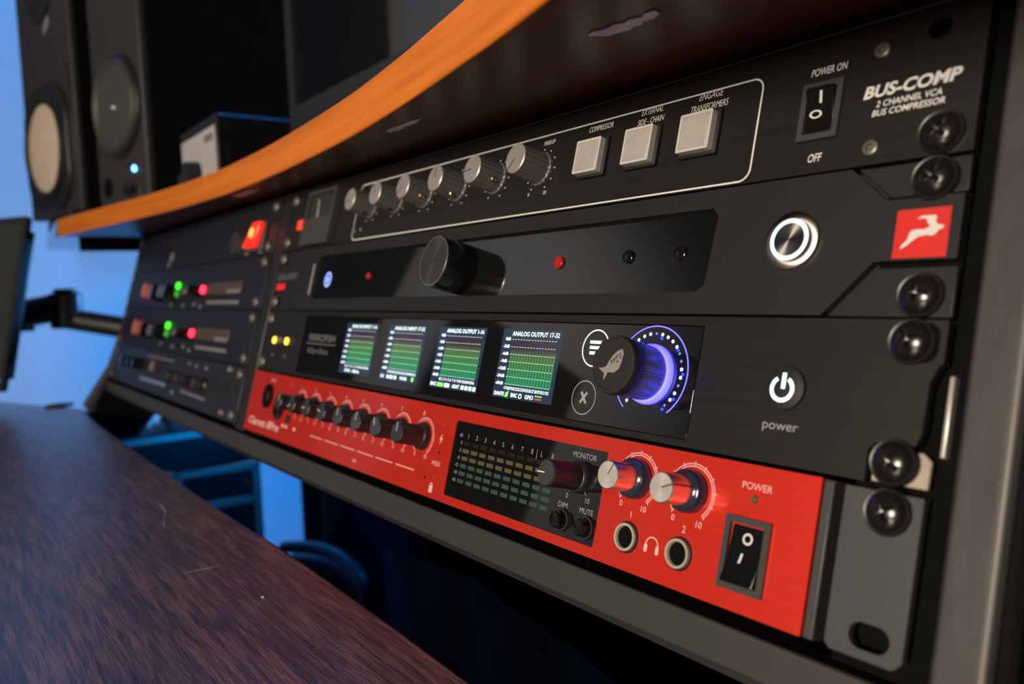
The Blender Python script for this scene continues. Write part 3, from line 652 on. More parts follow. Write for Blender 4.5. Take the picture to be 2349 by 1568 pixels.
part('needle', flat(MB(), [(55.0, -23.5), (56.2, -23.5), (53.6, -10), (52.8, -10)], -1.4), 'print_white', vu, smooth=0)
part('indicator_lamp', MB().box(25, 33, -3, 0, -30.5, -22.8), 'lamp_orange', u, bevel=0.8)

# ================================================================== UNIT 2: CLOCK AND INTERFACE WITH BIG KNOB
u = rack_thing('audio_interface', 'dark audio unit with one large black knob and a white-lit round power button', 'audio unit', 1)
main = [(1.2, -28.0), (21, -28.0), (35, -43.9), (446.2, -43.9), (459.9, -28.6), (481.9, -28.6), (481.9, -11.2), (461.5, -11.2), (449.5, -0.5), (33, -0.5), (22, -11.2), (1.2, -11.2)]
rec = [(72, -33.4), (74.6, -36.2), (399.0, -36.2), (402.0, -33.6), (403.4, -10.0), (400.8, -7.2), (74.6, -7.0), (72, -9.6)]
part('faceplate', plate(MB(), [main, rec], 0, 4.6), 'powder_black', u, bevel=0.5, smooth=20)
part('ear', MB().prism([(448.6, -44.0), (482.2, -44.0), (482.2, -30.2), (460.9, -30.2)], 1.0, 3.2), 'powder_black', u, bevel=0.4)
part('ear', MB().prism([(451.0, -0.5), (482.2, -0.5), (482.2, -10.4), (462.0, -10.4)], 0.8, 3.2), 'powder_black', u, bevel=0.4)
part('ear', MB().prism([(0.3, -44.0), (33, -44.0), (20.5, -30.2), (0.3, -30.2)], 1.0, 3.2), 'powder_black', u, bevel=0.4)
part('ear', MB().prism([(0.3, -0.5), (31, -0.5), (21.5, -10.4), (0.3, -10.4)], 0.8, 3.2), 'powder_black', u, bevel=0.4)
part('backing', MB().box(0.5, 482, 3.3, 4.1, -44, -0.5), 'deep_black', u)
part('display_window', MB().box(70, 405, 2.4, 4.4, -38, -5.5), 'window_black', u)
chassis(u)
k = part('volume_knob', MB().lathe([(12.6, 2.3), (12.6, -14.0), (12.3, -14.8)], 248, -22.4, 90, 45, 0.012), 'rocker_black', u)
part('knob_cap', MB().lathe([(12.4, -14.3), (12.2, -15.0), (11.9, -15.0)], 248, -22.4, 72), 'aluminium', k)
part('knob_face', MB().lathe([(12.0, -14.9), (11.8, -15.05), (0, -15.05)], 248, -22.4, 72), mat('knob_face', (0.10, 0.10, 0.095), 0.30, 0.8, aniso=0.7), k)
def round_button(x, z, r, m_, y=2.4, h=1.2, nm='round_button'): return part(nm, MB().lathe([(r, y), (r, y - h * 0.8), (r * 0.85, y - h), (0, y - h)], x, z, 28), m_, u)
round_button(146.6, -22.3, 2.2, 'red_led_off'); round_button(321.6, -22.0, 2.7, 'red_led_off')
round_button(362, -21.6, 2.6, 'gloss_black'); round_button(387.6, -21.6, 2.6, 'gloss_black')
lg = part('light_badge', MB().ring(87.5, -22.9, 4.2, 5.0, 2.2, 2.36, 36), 'blue_logo_mark', u)
part('badge_fill', MB().lathe([(4.1, 2.3), (0, 2.3)], 87.5, -22.9, 30), 'blue_logo', lg)
b = MB(); flat(b, [(87.1, -26), (87.9, -26), (88.2, -22.9), (87.5, -19.6), (86.8, -22.9)], 2.2); flat(b, arc(87.5, -22.9, 1.5, 0, 360, 16)[:-1], 2.18)
part('badge_mark', b, 'blue_logo_mark', lg, smooth=0)
part('side_bar', MB().box(65.4, 67.4, -0.3, 0.2, -33.5, -12.2), 'print_grey', u)  # slim pale vertical bar printed beside the window
b = MB(); text(b, 'GALAXY', 21.5, -21.8, 5.0, 37, shear=0.1); part('lettering', b, 'print_dim', u, smooth=0)
part('red_tag', MB().box(3.5, 20, -0.3, 0.1, -29.5, -24.6), 'red_tag', u)
pb = part('power_button', MB().lathe([(9.2, 0), (9.0, -1.6), (7.6, -2.3), (6.5, -2.3)], 433.6, -21.0, 72), 'spun_metal', u)
part('light_ring', MB().lathe([(6.55, -2.25), (6.4, -2.45), (5.35, -2.45), (5.2, -2.25)], 433.6, -21.0, 72), 'led_ring_white', pb)
part('button_face', MB().lathe([(5.25, -2.2), (5.1, -2.4), (0, -2.4)], 433.6, -21.0, 72), 'spun_metal', pb)
part('emblem_tile', MB().box(465.0, 479.2, -0.25, 0.05, -28.1, -14.5), 'logo_red', u, bevel=0.08)
AN = [(470.59, -17.32), (471.87, -16.62), (475.31, -16.68), (475.83, -17.26), (475.52, -18.29), (476.23, -19.26), (477.91, -19.71), (477.61, -20.42), (476.67, -20.77), (475.84, -21.92), (474.65, -22.3), (473.95, -21.99), (471.61, -22.24), (469.98, -23.47), (468.59, -24.73), (467.02, -25.56), (467.24, -24.48), (468.63, -23.11), (469.05, -21.25), (469.57, -20.47), (471.1, -20.32), (472.88, -20.36), (474.32, -19.78), (473.5, -18.49), (473.0, -17.37)]
part('emblem', flat(MB(), AN, -0.33), 'print_white', u, smooth=0, label='white leaping antelope emblem')
rack_screw(u, 473.85, -6.35, 0.2); rack_screw(u, 473.85, -38.1, 1.1, 1.0)
rack_screw(u, 8.75, -6.35, 0, far=True); rack_screw(u, 8.75, -38.1, 0.4, far=True)

# ================================================================== UNIT 3: CONVERTER WITH FOUR SCREENS
u = rack_thing('audio_converter', 'black converter unit with four small green meter screens and a blue-lit knob', 'audio unit', 2)
ol = [(0.2, -44.0), (466.0, -44.0), (466.0, -35.6), (467.6, -33.6), (478.0, -33.2), (479.2, -30.0), (479.4, -17.0), (481.0, -12.6), (482.2, -11.4), (482.2, -0.4), (0.2, -0.4)]
part('faceplate', plate(MB(), [ol, [(71.0, -41.8), (405.4, -41.8), (405.4, -3.4), (71.0, -3.4)]], 0, 3.2), 'brushed_black', u, bevel=0.35, smooth=20)
part('display_glass', MB().box(71.3, 405.1, 0.02, 2.0, -41.5, -3.7), 'window_black', u, bevel=0.2)
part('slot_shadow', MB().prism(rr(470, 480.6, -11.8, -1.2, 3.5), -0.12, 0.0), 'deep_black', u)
part('spacer_plate', MB().prism([(467, -43.6), (481.6, -43.6), (481.8, -36.4), (479.6, -34.6), (467, -34.6)], 1.6, 3.0), 'beige', u, bevel=0.3)
chassis(u)
part('left_seam', MB().box(70.2, 70.7, -0.15, 0.1, -42, -3.2), 'frame_grey', u)
for x in (22.8, 46.0): part('meter_light', MB().lathe([(2.6, 0), (2.4, -1.0), (0, -1.4)], x, -21.8, 18), 'yellow_led', u)
part('meter_light', MB().lathe([(2.4, 0), (2.2, -1.0), (0, -1.4)], 34.4, -21.4, 18), 'print_dim', u)
b = MB()
for x in (23.7, 47.0): text(b, 'ADAT'[:2], x, -33.6, 2.6, 5.2)
text(b, 'FERROFISH', 83, -19.8, 4.4, 40, 'l', bold=0.01); b.add([(80, -0.08, -21.9), (125, -0.08, -21.9), (125, -0.08, -21.4), (80, -0.08, -21.4)], [(0, 1, 2, 3)])
text(b, 'A32pro Dante', 84, -27.8, 3.6, 32, 'l')
part('lettering', b, 'print_dim', u, smooth=0)
def screen(x0, title, first, kind):
    x1, z1, z0 = x0 + 40.3, -7.1, -37.2; w_, h_ = x1 - x0, z1 - z0
    mb = MB().add([(x0, -0.02, z0), (x1, -0.02, z0), (x1, -0.02, z1), (x0, -0.02, z1)], [(0, 1, 2, 3)])
    s = part('meter_screen', mb, 'meter_screen', u, smooth=0)
    me = s.data; uvl = me.uv_layers.new(name='UVMap')
    for lp in me.loops:
        v = me.vertices[lp.vertex_index].co
        uvl.data[lp.index].uv = ((v.x / S - x0) / w_, (v.z / S - z0) / h_)
    X = lambda u_: x0 + u_ * w_
    Z = lambda v_: z0 + v_ * h_
    t = MB(); text(t, title, X(0.56), Z(0.905), 1.95, 31.5, bold=0.012, y=-0.1)
    for i, lab in enumerate(('0dB', '-3dB', '-6dB', '-9dB', '-12dB', '-24dB', '-60dB')):
        text(t, lab, X(0.155), Z(0.835 - i * 0.108), 1.35, (3.6 if i == 0 else 4.4 if i < 4 else 5.4), 'r', bold=0.02, y=-0.1)
    for i in range(16): text(t, str(first + i), X(0.21 + 0.047 * i), Z(0.125), 1.35, 0.9 if first + i < 10 else 1.65, bold=0.01, y=-0.1)
    part('screen_text', t, 'screen_text', s, smooth=0)
    l = MB()
    for i in range(7):
        z = Z(0.85 - i * 0.108)
        for k_ in range(16):
            xa = X(0.185 + 0.0472 * k_); l.add([(xa, -0.09, z - 0.1), (xa + 1.15, -0.09, z - 0.1), (xa + 1.15, -0.09, z + 0.1), (xa, -0.09, z + 0.1)], [(0, 1, 2, 3)])
    part('grid_lines', l, 'screen_line', s, smooth=0)
    st = MB(); g = MB(); rd = MB()
    def blk(m_, u0, u1): m_.add([(X(u0), -0.1, Z(0.025)), (X(u1), -0.1, Z(0.025)), (X(u1), -0.1, Z(0.085)), (X(u0), -0.1, Z(0.085))], [(0, 1, 2, 3)])
    if kind == 4:
        text(st, 'DANTE', X(0.03), Z(0.03), 1.7, 7.2, 'l', bold=0.02, y=-0.1); text(st, 'BNC', X(0.33), Z(0.03), 1.7, 4.4, 'l', bold=0.02, y=-0.1); text(st, 'GPIO', X(0.57), Z(0.03), 1.7, 5.6, 'l', bold=0.02, y=-0.1)
        st.ring(X(0.49), Z(0.055), 0.7, 1.1, -0.12, -0.08, 16)
        flat(g, [(X(0.225), Z(0.02)), (X(0.275), Z(0.02)), (X(0.285), Z(0.11)), (X(0.235), Z(0.075))], -0.1)
        for q in range(4):
            for zz, mm_ in ((0.075, g), (0.035, rd)): mm_.add([(X(0.735 + q * 0.028), -0.1, Z(zz)), (X(0.752 + q * 0.028), -0.1, Z(zz)), (X(0.752 + q * 0.028), -0.1, Z(zz + 0.02)), (X(0.735 + q * 0.028), -0.1, Z(zz + 0.02))], [(0, 1, 2, 3)])
    elif kind == 3:
        text(st, 'BNC', X(0.02), Z(0.03), 1.7, 5.2, 'l', bold=0.02, y=-0.1); blk(g, 0.17, 0.30); blk(st, 0.33, 0.44); text(st, 'ADAT', X(0.50), Z(0.03), 1.7, 6.2, 'l', bold=0.02, y=-0.1)
        for q in range(4): blk(st, 0.69 + q * 0.08, 0.745 + q * 0.08)
    elif kind == 2:
        text(st, 'CLK', X(0.02), Z(0.03), 1.7, 4.4, 'l', bold=0.02, y=-0.1); blk(st, 0.2, 0.25); blk(st, 0.28, 0.36); blk(st, 0.4, 0.46); text(st, 'POWER', X(0.56), Z(0.03), 1.7, 7.2, 'l', bold=0.02, y=-0.1)
        g.add([(X(0.88) + 1.2 * math.cos(t_), -0.1, Z(0.06) + 1.2 * math.sin(t_)) for t_ in [q * math.pi / 8 for q in range(16)]], [tuple(range(16))])
    else:
        text(st, 'SYNC - 48KHz', X(0.2), Z(0.03), 1.7, 19, 'l', bold=0.02, y=-0.1)
    part('screen_text', st, 'screen_text', s, smooth=0)
    if g.v: part('green_mark', g, 'screen_green', s, smooth=0)
    if rd.v: part('red_mark', rd, 'screen_red', s, smooth=0)
screen(136.4, 'ANALOG INPUT 1-16', 1, 1); screen(189.0, 'ANALOG INPUT 17-32', 17, 2)
screen(241.8, 'ANALOG OUTPUT 1-16', 1, 3); screen(294.9, 'ANALOG OUTPUT 17-32', 17, 4)
mc = part('menu_ring', outline(MB(), arc(355.0, -13.2, 7.0, 0, 360, 60)[:-1], 0.5), 'menu_white', u, smooth=0)
b = MB()
for i, (x0, x1) in enumerate(((351.6, 358.0), (351.9, 357.2), (352.2, 355.4))):
    z = -10.3 - i * 2.1; b.add([(x0, -0.08, z - 1.2), (x1 - 0.5, -0.08, z - 1.2), (x1, -0.08, z), (x0, -0.08, z)], [(0, 1, 2, 3)])
part('menu_bars', b, 'menu_white', u, smooth=0)
b = MB(); outline(b, arc(353.3, -32.4, 6.4, 0, 360, 60)[:-1], 0.42)
for s_ in (1, -1):
    q = [(-2.3, -0.75), (2.3, -0.75), (2.3, 0.75), (-2.3, 0.75)]; a_ = math.radians(52 * s_)
    flat(b, [(353.3 + x * 1.15 * math.cos(a_) - z * math.sin(a_) * 0.8, -32.4 + x * 1.15 * math.sin(a_) + z * math.cos(a_) * 0.8) for x, z in q], -0.085 - 0.01 * s_)
part('cancel_mark', b, 'print_grey', u, smooth=0)
kx, kz = 384.8, -20.6
part('ring_line', outline(MB(), arc(kx, kz, 16.6, -52, 232, 90), 0.42, closed=False), 'blue_line', u, smooth=0)
b = MB(); b2 = MB()
for i in range(25):
    a_ = math.radians(-50 + 280 * i / 24); t = b2 if i in (3, 6, 7, 12, 17, 0) else b; r = 0.62 if t is b else 0.5
    t.add([(kx + 13.9 * math.cos(a_) + r * math.cos(q * math.pi / 5), -0.1, kz + 13.9 * math.sin(a_) + r * math.sin(q * math.pi / 5)) for q in range(10)], [tuple(range(10))])
part('ring_dots', b, 'blue_dot', u, smooth=0); part('ring_dots', b2, 'blue_dot_dim', u, smooth=0, label='dimmer blue dots')
kz = -21.2
k = part('encoder_knob', MB().lathe([(9.4, -2.4), (9.6, -3.4), (9.6, -15.0)], kx, kz, 240, 60, 0.025), 'knurl', u)
part('glow_base', MB().lathe([(10.7, -0.1), (10.6, -1.4), (10.1, -2.2), (9.3, -2.4)], kx, kz, 64), 'blue_ring', k)
part('cap', MB().lathe([(9.6, -14.4), (10.0, -15.0), (10.1, -17.6), (9.7, -18.5), (8.8, -18.6), (8.6, -18.4), (0, -18.4)], kx, kz, 64), 'rubber_black', k)
for a_ in (-35, 5, 45, 85, 125, 220, 300):   # the unit's own ring of light-emitting diodes
    d_ = bpy.data.lights.new('ring_diode', 'POINT'); d_.energy = 0.0009; d_.color = (0.005, 0.02, 1.0); d_.shadow_soft_size = 0.0005
    o_ = link(bpy.data.objects.new('ring_diode', d_), u); o_.location = ((kx + 13.2 * math.cos(math.radians(a_))) * S, -1.6 * S, (kz + 13.2 * math.sin(math.radians(a_))) * S)
FH = [(3.56, 6.15), (1.23, 5.18), (-0.83, 3.41), (-2.19, 1.33), (-3.14, -0.53), (-5.04, -1.32), (-7.25, -1.33), (-5.58, -2.24), (-3.73, -3.12), (-3.55, -5.78), (-2.6, -4.24), (-1.94, -2.72), (1.12, -2.71), (3.3, -1.11), (4.16, 1.7), (4.48, 4.54)]
sc = 0.93
em = plate(MB(), [[(kx + x * sc, kz - 0.2 + z * sc) for x, z in FH]] + [[(kx + x * sc, kz - 0.2 + z * sc) for x, z in P] for P in
     ([(-1.63, 1.7), (-0.85, 1.9), (-0.35, -0.34)], [(-0.45, 2.2), (0.35, 3.1), (0.25, 0.2)], [(0.75, 3.4), (1.6, 4.0), (0.75, 0.9)], [(1.95, 4.2), (2.7, 4.6), (1.5, 2.0)], [(2.9, 4.7), (3.5, 5.0), (2.6, 3.0)], [(1.4, 1.2), (2.5, 2.4), (2.4, 0.9)], [(2.8, 2.7), (3.6, 4.2), (3.6, 2.4)])], -18.55, -18.41)
part('emblem', em, 'cap_silver', k, smooth=0, label='pale fish emblem')
pw = part('power_button', MB().lathe([(6.6, 0), (6.5, -1.2), (5.9, -1.6), (0, -1.6)], 438.9, -21.6, 48), 'rubber_black', u)
b = MB(); outline(b, arc(438.6, -22.0, 3.4, 122, 418, 40), 1.15, y=-1.7, closed=False); outline(b, [(438.9, -21.9), (438.9, -17.3)], 1.25, y=-1.72, closed=False)
part('power_icon', b, 'power_icon', pw, smooth=0)
b = MB(); text(b, 'power', 438.8, -34.0, 2.9, 11.8); part('lettering', b, 'print_grey', u, smooth=0)
rack_screw(u, 473.85, -6.35, 0.7); rack_screw(u, 473.4, -38.1, 0.1)
rack_screw(u, 8.75, -6.35, 0, far=True); rack_screw(u, 8.75, -38.1, 0.4, far=True)

# ================================================================== UNIT 4: RED PREAMP
u = rack_thing('microphone_preamp', 'bright red preamp unit with a row of black knobs and two headphone sockets', 'audio unit', 3)
win = rr(272.2, 371.6, -40.3, -6.2, 0.8, 3)
part('faceplate', plate(MB(), [rr(-2, 454.6, -44.0, -0.8, 0.4, 2), win], -0.2, 3.0), 'red_paint', u, bevel=0.35, smooth=20)
part('end_strip', MB().box(454.9, 458.0, 0.2, 12, -44, -1), 'frame_grey', u, bevel=0.5)
ear = [(461.4, -42.6), (463.0, -44.0), (479.6, -44.0), (481.8, -41.8), (482.0, -1.4), (461.4, -1.4)]
part('rack_ear', plate(MB(), [ear, rr(467.6, 478.4, -41.6, -34.9, 3.3, 8)], 0, 2.6), 'ear_grey', u, bevel=0.4, smooth=20)
part('slot_liner', MB().ring(473, -38.2, 5.6, 7.6, 3.2, 5.2, 32), 'deep_black', u)
chassis(u, 22, 453)
part('meter_window', MB().box(271.9, 371.9, 0.1, 2.6, -40.6, -5.9), 'window_black', u)
def seg_block(nm, cells, m_):
    for (x, z) in cells:
        part(nm, MB().box(x - 2.35, x + 2.35, 0.0, 0.12, z - 0.85, z + 0.85), m_, u, smooth=0)
cols = [283.1 + 6.53 * i for i in range(8)] + [335.2, 341.7]
rows = [-15.6 - 3.34 * i for i in range(6)]
seg_block('meter_segment', [(x, rows[0]) for x in cols], 'seg_red')
seg_block('meter_segment', [(x, rows[r]) for x in cols for r in (1, 2)], 'seg_yellow')
seg_block('meter_segment', [(x, rows[r]) for x in cols for r in (3, 4, 5)], 'seg_green')
b = MB(); yy = 0.02
text(b, 'dB', 277.4, -13.0, 1.6, y=yy)
for i in range(8): text(b, str(i + 1), cols[i] + 0.2, -13.2, 2.1, y=yy)
text(b, 'L', 335.2, -13.3, 2.1, y=yy); text(b, 'R', 342, -13.3, 2.1, y=yy)
b.add([(332.0, yy, -15.2), (332.25, yy, -15.2), (332.25, yy, -10.8), (332.0, yy, -10.8)], [(0, 1, 2, 3)])
for i, s_ in enumerate(('0', '-3', '-6', '-12', '-18', '-42')): text(b, s_, 279.2, rows[i] - 0.75, 1.6, align='r', y=yy)
text(b, 'MONITOR', 359.6, -10.4, 2.1, 12.6, y=yy); text(b, '0', 353.6, -26.0, 2.0, y=yy); text(b, '10', 364.9, -26.0, 2.0, y=yy)
text(b, 'DIM', 352.3, -29.8, 2.1, 5.2, y=yy); text(b, 'MUTE', 365.3, -29.8, 2.1, 7.2, y=yy)
outline(b, [(354.3, -23.4), (355.4, -22.0)], 0.25, yy, False); outline(b, [(363.6, -23.2), (362.5, -21.9)], 0.25, yy, False)
part('lettering', b, 'print_grey', u, smooth=0)
def gain_knob(nm, x, z, r0, r1, hh, ang, y0=0.0):
    k = part(nm, MB().lathe([(r0, y0), (r0, y0 - 2.2), (r0 * 0.94, y0 - 3.0), (r1 * 1.02, y0 - 3.4), (r1, y0 - hh + 0.4), (r1 * 0.93, y0 - hh)], x, z, 48), 'satin_black', u)
    part('knob_cap', MB().lathe([(r1 * 0.94, y0 - hh + 0.02), (r1 * 0.9, y0 - hh - 0.25), (0, y0 - hh - 0.25)], x, z, 40), 'smoky_glass', k)
    a_ = math.radians(ang); c_, s_ = math.cos(a_), math.sin(a_)
    p = MB(); p.add([(x + s_ * 0.22 + c_ * t, y0 - hh - 0.3, z - c_ * 0.22 + s_ * t) for t in (0.6, r1 * 0.95)] + [(x - s_ * 0.22 + c_ * t, y0 - hh - 0.3, z + c_ * 0.22 + s_ * t) for t in (r1 * 0.95, 0.6)], [(0, 1, 2, 3)])
    p.add([(x + s_ * 0.22 + c_ * r1 * 1.03, y, z - c_ * 0.22 + s_ * r1 * 1.03) for y in (y0 - hh, y0 - 3.6)] + [(x - s_ * 0.22 + c_ * r1 * 1.03, y, z + c_ * 0.22 + s_ * r1 * 1.03) for y in (y0 - 3.6, y0 - hh)], [(0, 1, 2, 3)])
    part('pointer', p, 'print_white', k, smooth=0)
    return k
b = MB(); angs = [60, 200, 180, 165, 100, 85, 118, 90]
for i in range(8):
    x = 92 + 22 * i; gain_knob('gain_knob', x, -17.2, 6.6, 5.1, 15.4, angs[i])
    outline(b, arc(x, -17.4, 9.2, -50, 230, 40), 0.45, closed=False)
    outline(b, arc(x, -17.4, 8.2, -50, 230, 40), 0.22, closed=False)
    text(b, str(i + 1), x - 3.2, -7.4, 2.3)
    text(b, '0', x - 5.2, -27.2, 2.1); text(b, '10', x + 5.0, -27.4, 2.1)
    outline(b, [(x - 6.2, -24.0), (x - 5.2, -25.0)], 0.4, closed=False); outline(b, [(x + 6.2, -24.0), (x + 5.2, -25.0)], 0.4, closed=False)
    if i < 8 and i > 1: outline(b, [(116 + 21.8 * (i - 2), -34.0), (116 + 21.8 * (i - 2) + 18.5, -34.05)], 0.5, closed=False)
flat(b, [(262.6, -13.4), (260.6, -16.6), (261.9, -16.6), (261.2, -19.2), (263.4, -15.8), (262.1, -15.8)])
text(b, 'MIDI', 261.4, -29.0, 2.2, 6.6)
flat(b, rr(259.4, 262.4, -41.6, -38.2, 0.4, 3)); outline(b, arc(260.9, -38.2, 1.0, 0, 180, 12), 0.5, closed=False)
text(b, 'INST', 66, -36.5, 0.01) if False else None
for x in (70, 76, 90): flat(b, rr(x - 1.8, x + 1.8, -34.6, -32.6, 0.4, 2))
text(b, 'AIR', 180, -40.4, 2.0, 5)
text(b, 'Clarett 8Pre', 6, -38.6, 5.2, 58, 'l', shear=0.15, bold=0.02)
text(b, 'INPUTS', 38, -6.6, 2.0, 9)
b.v = [(x_, -0.28, z_) for x_, y_, z_ in b.v]
part('lettering', b, 'print_pink', u, smooth=0)
for x, z in ((262.0, -9.6), (262.4, -22.6), (254.0, -35.6), (262.0, -34.4), (72, -6.3)):
    part('tiny_light', MB().lathe([(0.9, -0.1), (0.7, -0.4), (0, -0.5)], x, z, 12), mat('off_light', (0.20, 0.06, 0.04), 0.4) if x == 262.0 else 'lamp_orange' if x == 72 else 'seg_red', u)
for x, z in ((34, -17), (58, -22)):
    j = part('input_socket', MB().ring(x, z, 4.0, 8.6, -1.4, 0, 32), 'gloss_black', u)
    part('socket_throat', MB().prism(circ(x, z, 4.1, 20), -0.4, 0.2), 'brass', j)
for x in (60, 78): part('toggle', MB().box(x - 2.5, x + 2.5, -1.5, 0, -31, -26), 'rubber_black', u, bevel=0.4)
for x in (83, 88): part('toggle', MB().box(x - 1, x + 1, -9, 0, -17.5, -15.5), 'aluminium', u, bevel=0.4)
gain_knob('monitor_knob', 359.2, -17.3, 6.0, 4.9, 17.0, 182, 0.1)
b = MB()
for x, z, ang in ((387.1, -13.0, 62), (410.6, -12.9, 22)):
    k = part('headphone_knob', MB().lathe([(4.9, -5.0), (4.8, -14.2), (4.5, -14.5), (0, -14.5)], x, z, 48), 'aluminium', u)
    part('knob_face', MB().lathe([(4.5, -14.5), (4.45, -14.54), (0, -14.54)], x, z, 48), 'cap_bright', k)
    part('knob_skirt', MB().lathe([(6.9, -0.2), (6.9, -3.6), (6.3, -4.6), (4.9, -5.2)], x, z, 48), 'skirt_blue_reflection', k)
    a_ = math.radians(ang); c_, s_ = math.cos(a_), math.sin(a_)
    p = MB(); p.add([(x + s_ * 0.2 + c_ * t, -14.56, z - c_ * 0.2 + s_ * t) for t in (0.2, 4.6)] + [(x - s_ * 0.2 + c_ * t, -14.56, z + c_ * 0.2 + s_ * t) for t in (4.6, 0.2)], [(0, 1, 2, 3)])
    p.add([(x + s_ * 0.2 + c_ * 4.95, y, z - c_ * 0.2 + s_ * 4.95) for y in (-14.3, -5.4)] + [(x - s_ * 0.2 + c_ * 4.95, y, z + c_ * 0.2 + s_ * 4.95) for y in (-5.4, -14.3)], [(0, 1, 2, 3)])
    part('pointer', p, 'rubber_black', k, smooth=0)
    outline(b, arc(x + 0.2, z - 0.3, 9.2, -48, 228, 44), 0.34, closed=False, y=-0.28); outline(b, arc(x + 0.2, z - 0.3, 8.4, -48, 228, 44), 0.34, closed=False, y=-0.28)
    for q in range(11):
        t = math.radians(-48 + 276 * q / 10); outline(b, [(x + 0.2 + 8.4 * math.cos(t), z - 0.3 + 8.4 * math.sin(t)), (x + 0.2 + 10.0 * math.cos(t), z - 0.3 + 10.0 * math.sin(t))], 0.3, closed=False, y=-0.28)
    text(b, '0', x - 5.4, -23.2, 2.1, y=-0.28); text(b, '10', x + 5.2, -23.4, 2.1, y=-0.28)
text(b, '1', 387.2, -26.2, 2.3, y=-0.28); text(b, '2', 410.4, -26.1, 2.3, y=-0.28); text(b, 'POWER', 434.6, -8.2, 2.2, 10.4, y=-0.28)
outline(b, arc(398.4, -33.0, 2.6, -20, 200, 24), 0.42, closed=False, y=-0.28)
for s_ in (-1, 1): flat(b, rr(398.4 + s_ * 2.5 - 0.7, 398.4 + s_ * 2.5 + 0.7, -35.6, -32.9, 0.5, 3), -0.29)
part('lettering', b, 'print_pink', u, smooth=0)
for x, z in ((386.9, -32.9), (409.9, -32.8)):
    j = part('headphone_socket', MB().lathe([(5.4, -0.2), (5.2, -1.0), (4.7, -1.2)], x, z, 48, caps=False), 'rubber_black', u)
    part('socket_ring', MB().lathe([(4.75, -1.0), (4.6, -1.7), (3.9, -1.7), (3.6, -1.0), (3.6, 0)], x, z, 48, caps=False), 'beige', j)
    part('socket_hole', MB().lathe([(3.7, -0.6), (3.2, -0.5), (3.0, 8), (0, 8)], x, z, 32), 'deep_black', j)
for x, z in ((353.0, -34.4), (366.4, -34.5)):
    j = part('push_button', MB().lathe([(3.2, 0.1), (3.1, -3.4), (2.6, -3.9), (0, -4.0)], x, z, 36), 'gloss_black', u)
    part('button_collar', MB().ring(x, z, 3.4, 4.3, -0.8, 0.2, 36), 'rubber_black', j)
part('power_light', MB().lathe([(1.3, -0.2), (1.1, -0.8), (0, -1.0)], 434.3, -10.8, 16), mat('olive_light', (0.10, 0.08, 0.02), 0.3), u)
def pre_marks(yf):
    b = MB()
    o_ = [(434.2 + r * 1.75 * math.cos(t), -22.6 + r * 1.75 * math.sin(t)) for r in (1, 0.62) for t in [2 * math.pi * k / 24 for k in range(24)]]
    b.add([(x, yf(z), z) for x, z in o_], [(k, (k + 1) % 24, 24 + (k + 1) % 24, 24 + k) for k in range(24)])
    for q in range(8):
        za, zb = -29.9 + 2.9 * q / 8, -29.9 + 2.9 * (q + 1) / 8; xa, xb = 432.4 + 0.5 * q / 8, 432.4 + 0.5 * (q + 1) / 8
        b.add([(xa, yf(za) - 0.02, za), (xa + 0.8, yf(za) - 0.02, za), (xb + 0.8, yf(zb) - 0.02, zb), (xb, yf(zb) - 0.02, zb)], [(0, 1, 2, 3)])
    return b
rocker(u, 426.2, 441.8, -38.1, -16.5, 'frame_grey', False, pre_marks)
rack_screw(u, 473.6, -6.35, 0.5)

# ================================================================== LEFT BAY
LX0, LX1 = -506, -23.8
def left_unit(name, label, k, m='dark_blue_black'):
    u = rack_thing(name, label, 'audio unit', k)
    part('faceplate', MB().box(LX0, LX1, 0, 3.2, -44.1, -0.4), m, u, bevel=0.4)
    chassis(u, -482, -46)
    for x in (LX1 - 8.75, LX0 + 8.75):
        for z in (-6.35, -38.1): rack_screw(u, x, z, 0.3, far=True)
    return u
u = left_unit('power_conditioner', 'dark power unit with a glowing red rocker switch in the left bay', 0)
f = part('power_switch', MB().box(-83, -43, -2.5, 0, -41, -16), 'frame_grey', u, bevel=0.8)
part('rocker', MB().prism([(-78, -38.5), (-52, -38.5), (-46, -18), (-62, -18)], -7, -2.5), 'rocker_red', f, bevel=1.2)
part('lamp_spot', MB().lathe([(4.5, -7.1), (3.5, -7.8), (0, -8.2)], -60, -27, 18), 'rocker_hot', f)
part('usb_socket', MB().lathe([(10, 0), (9, -4), (6, -4), (5.5, -1), (0, -1)], -110, -31, 28), 'ear_grey', u)
for x, z, r in ((-333, -31.5, 6), (-338, -43, 3.5), (-82, -42, 3.4), (-50, -44, 3), (-77, -17, 3), (-230, -30, 0)):
    if r: part('indicator', MB().lathe([(r, 0), (r * 0.9, -0.8), (0, -1)], x, max(z, -40), 16), 'print_dim', u)

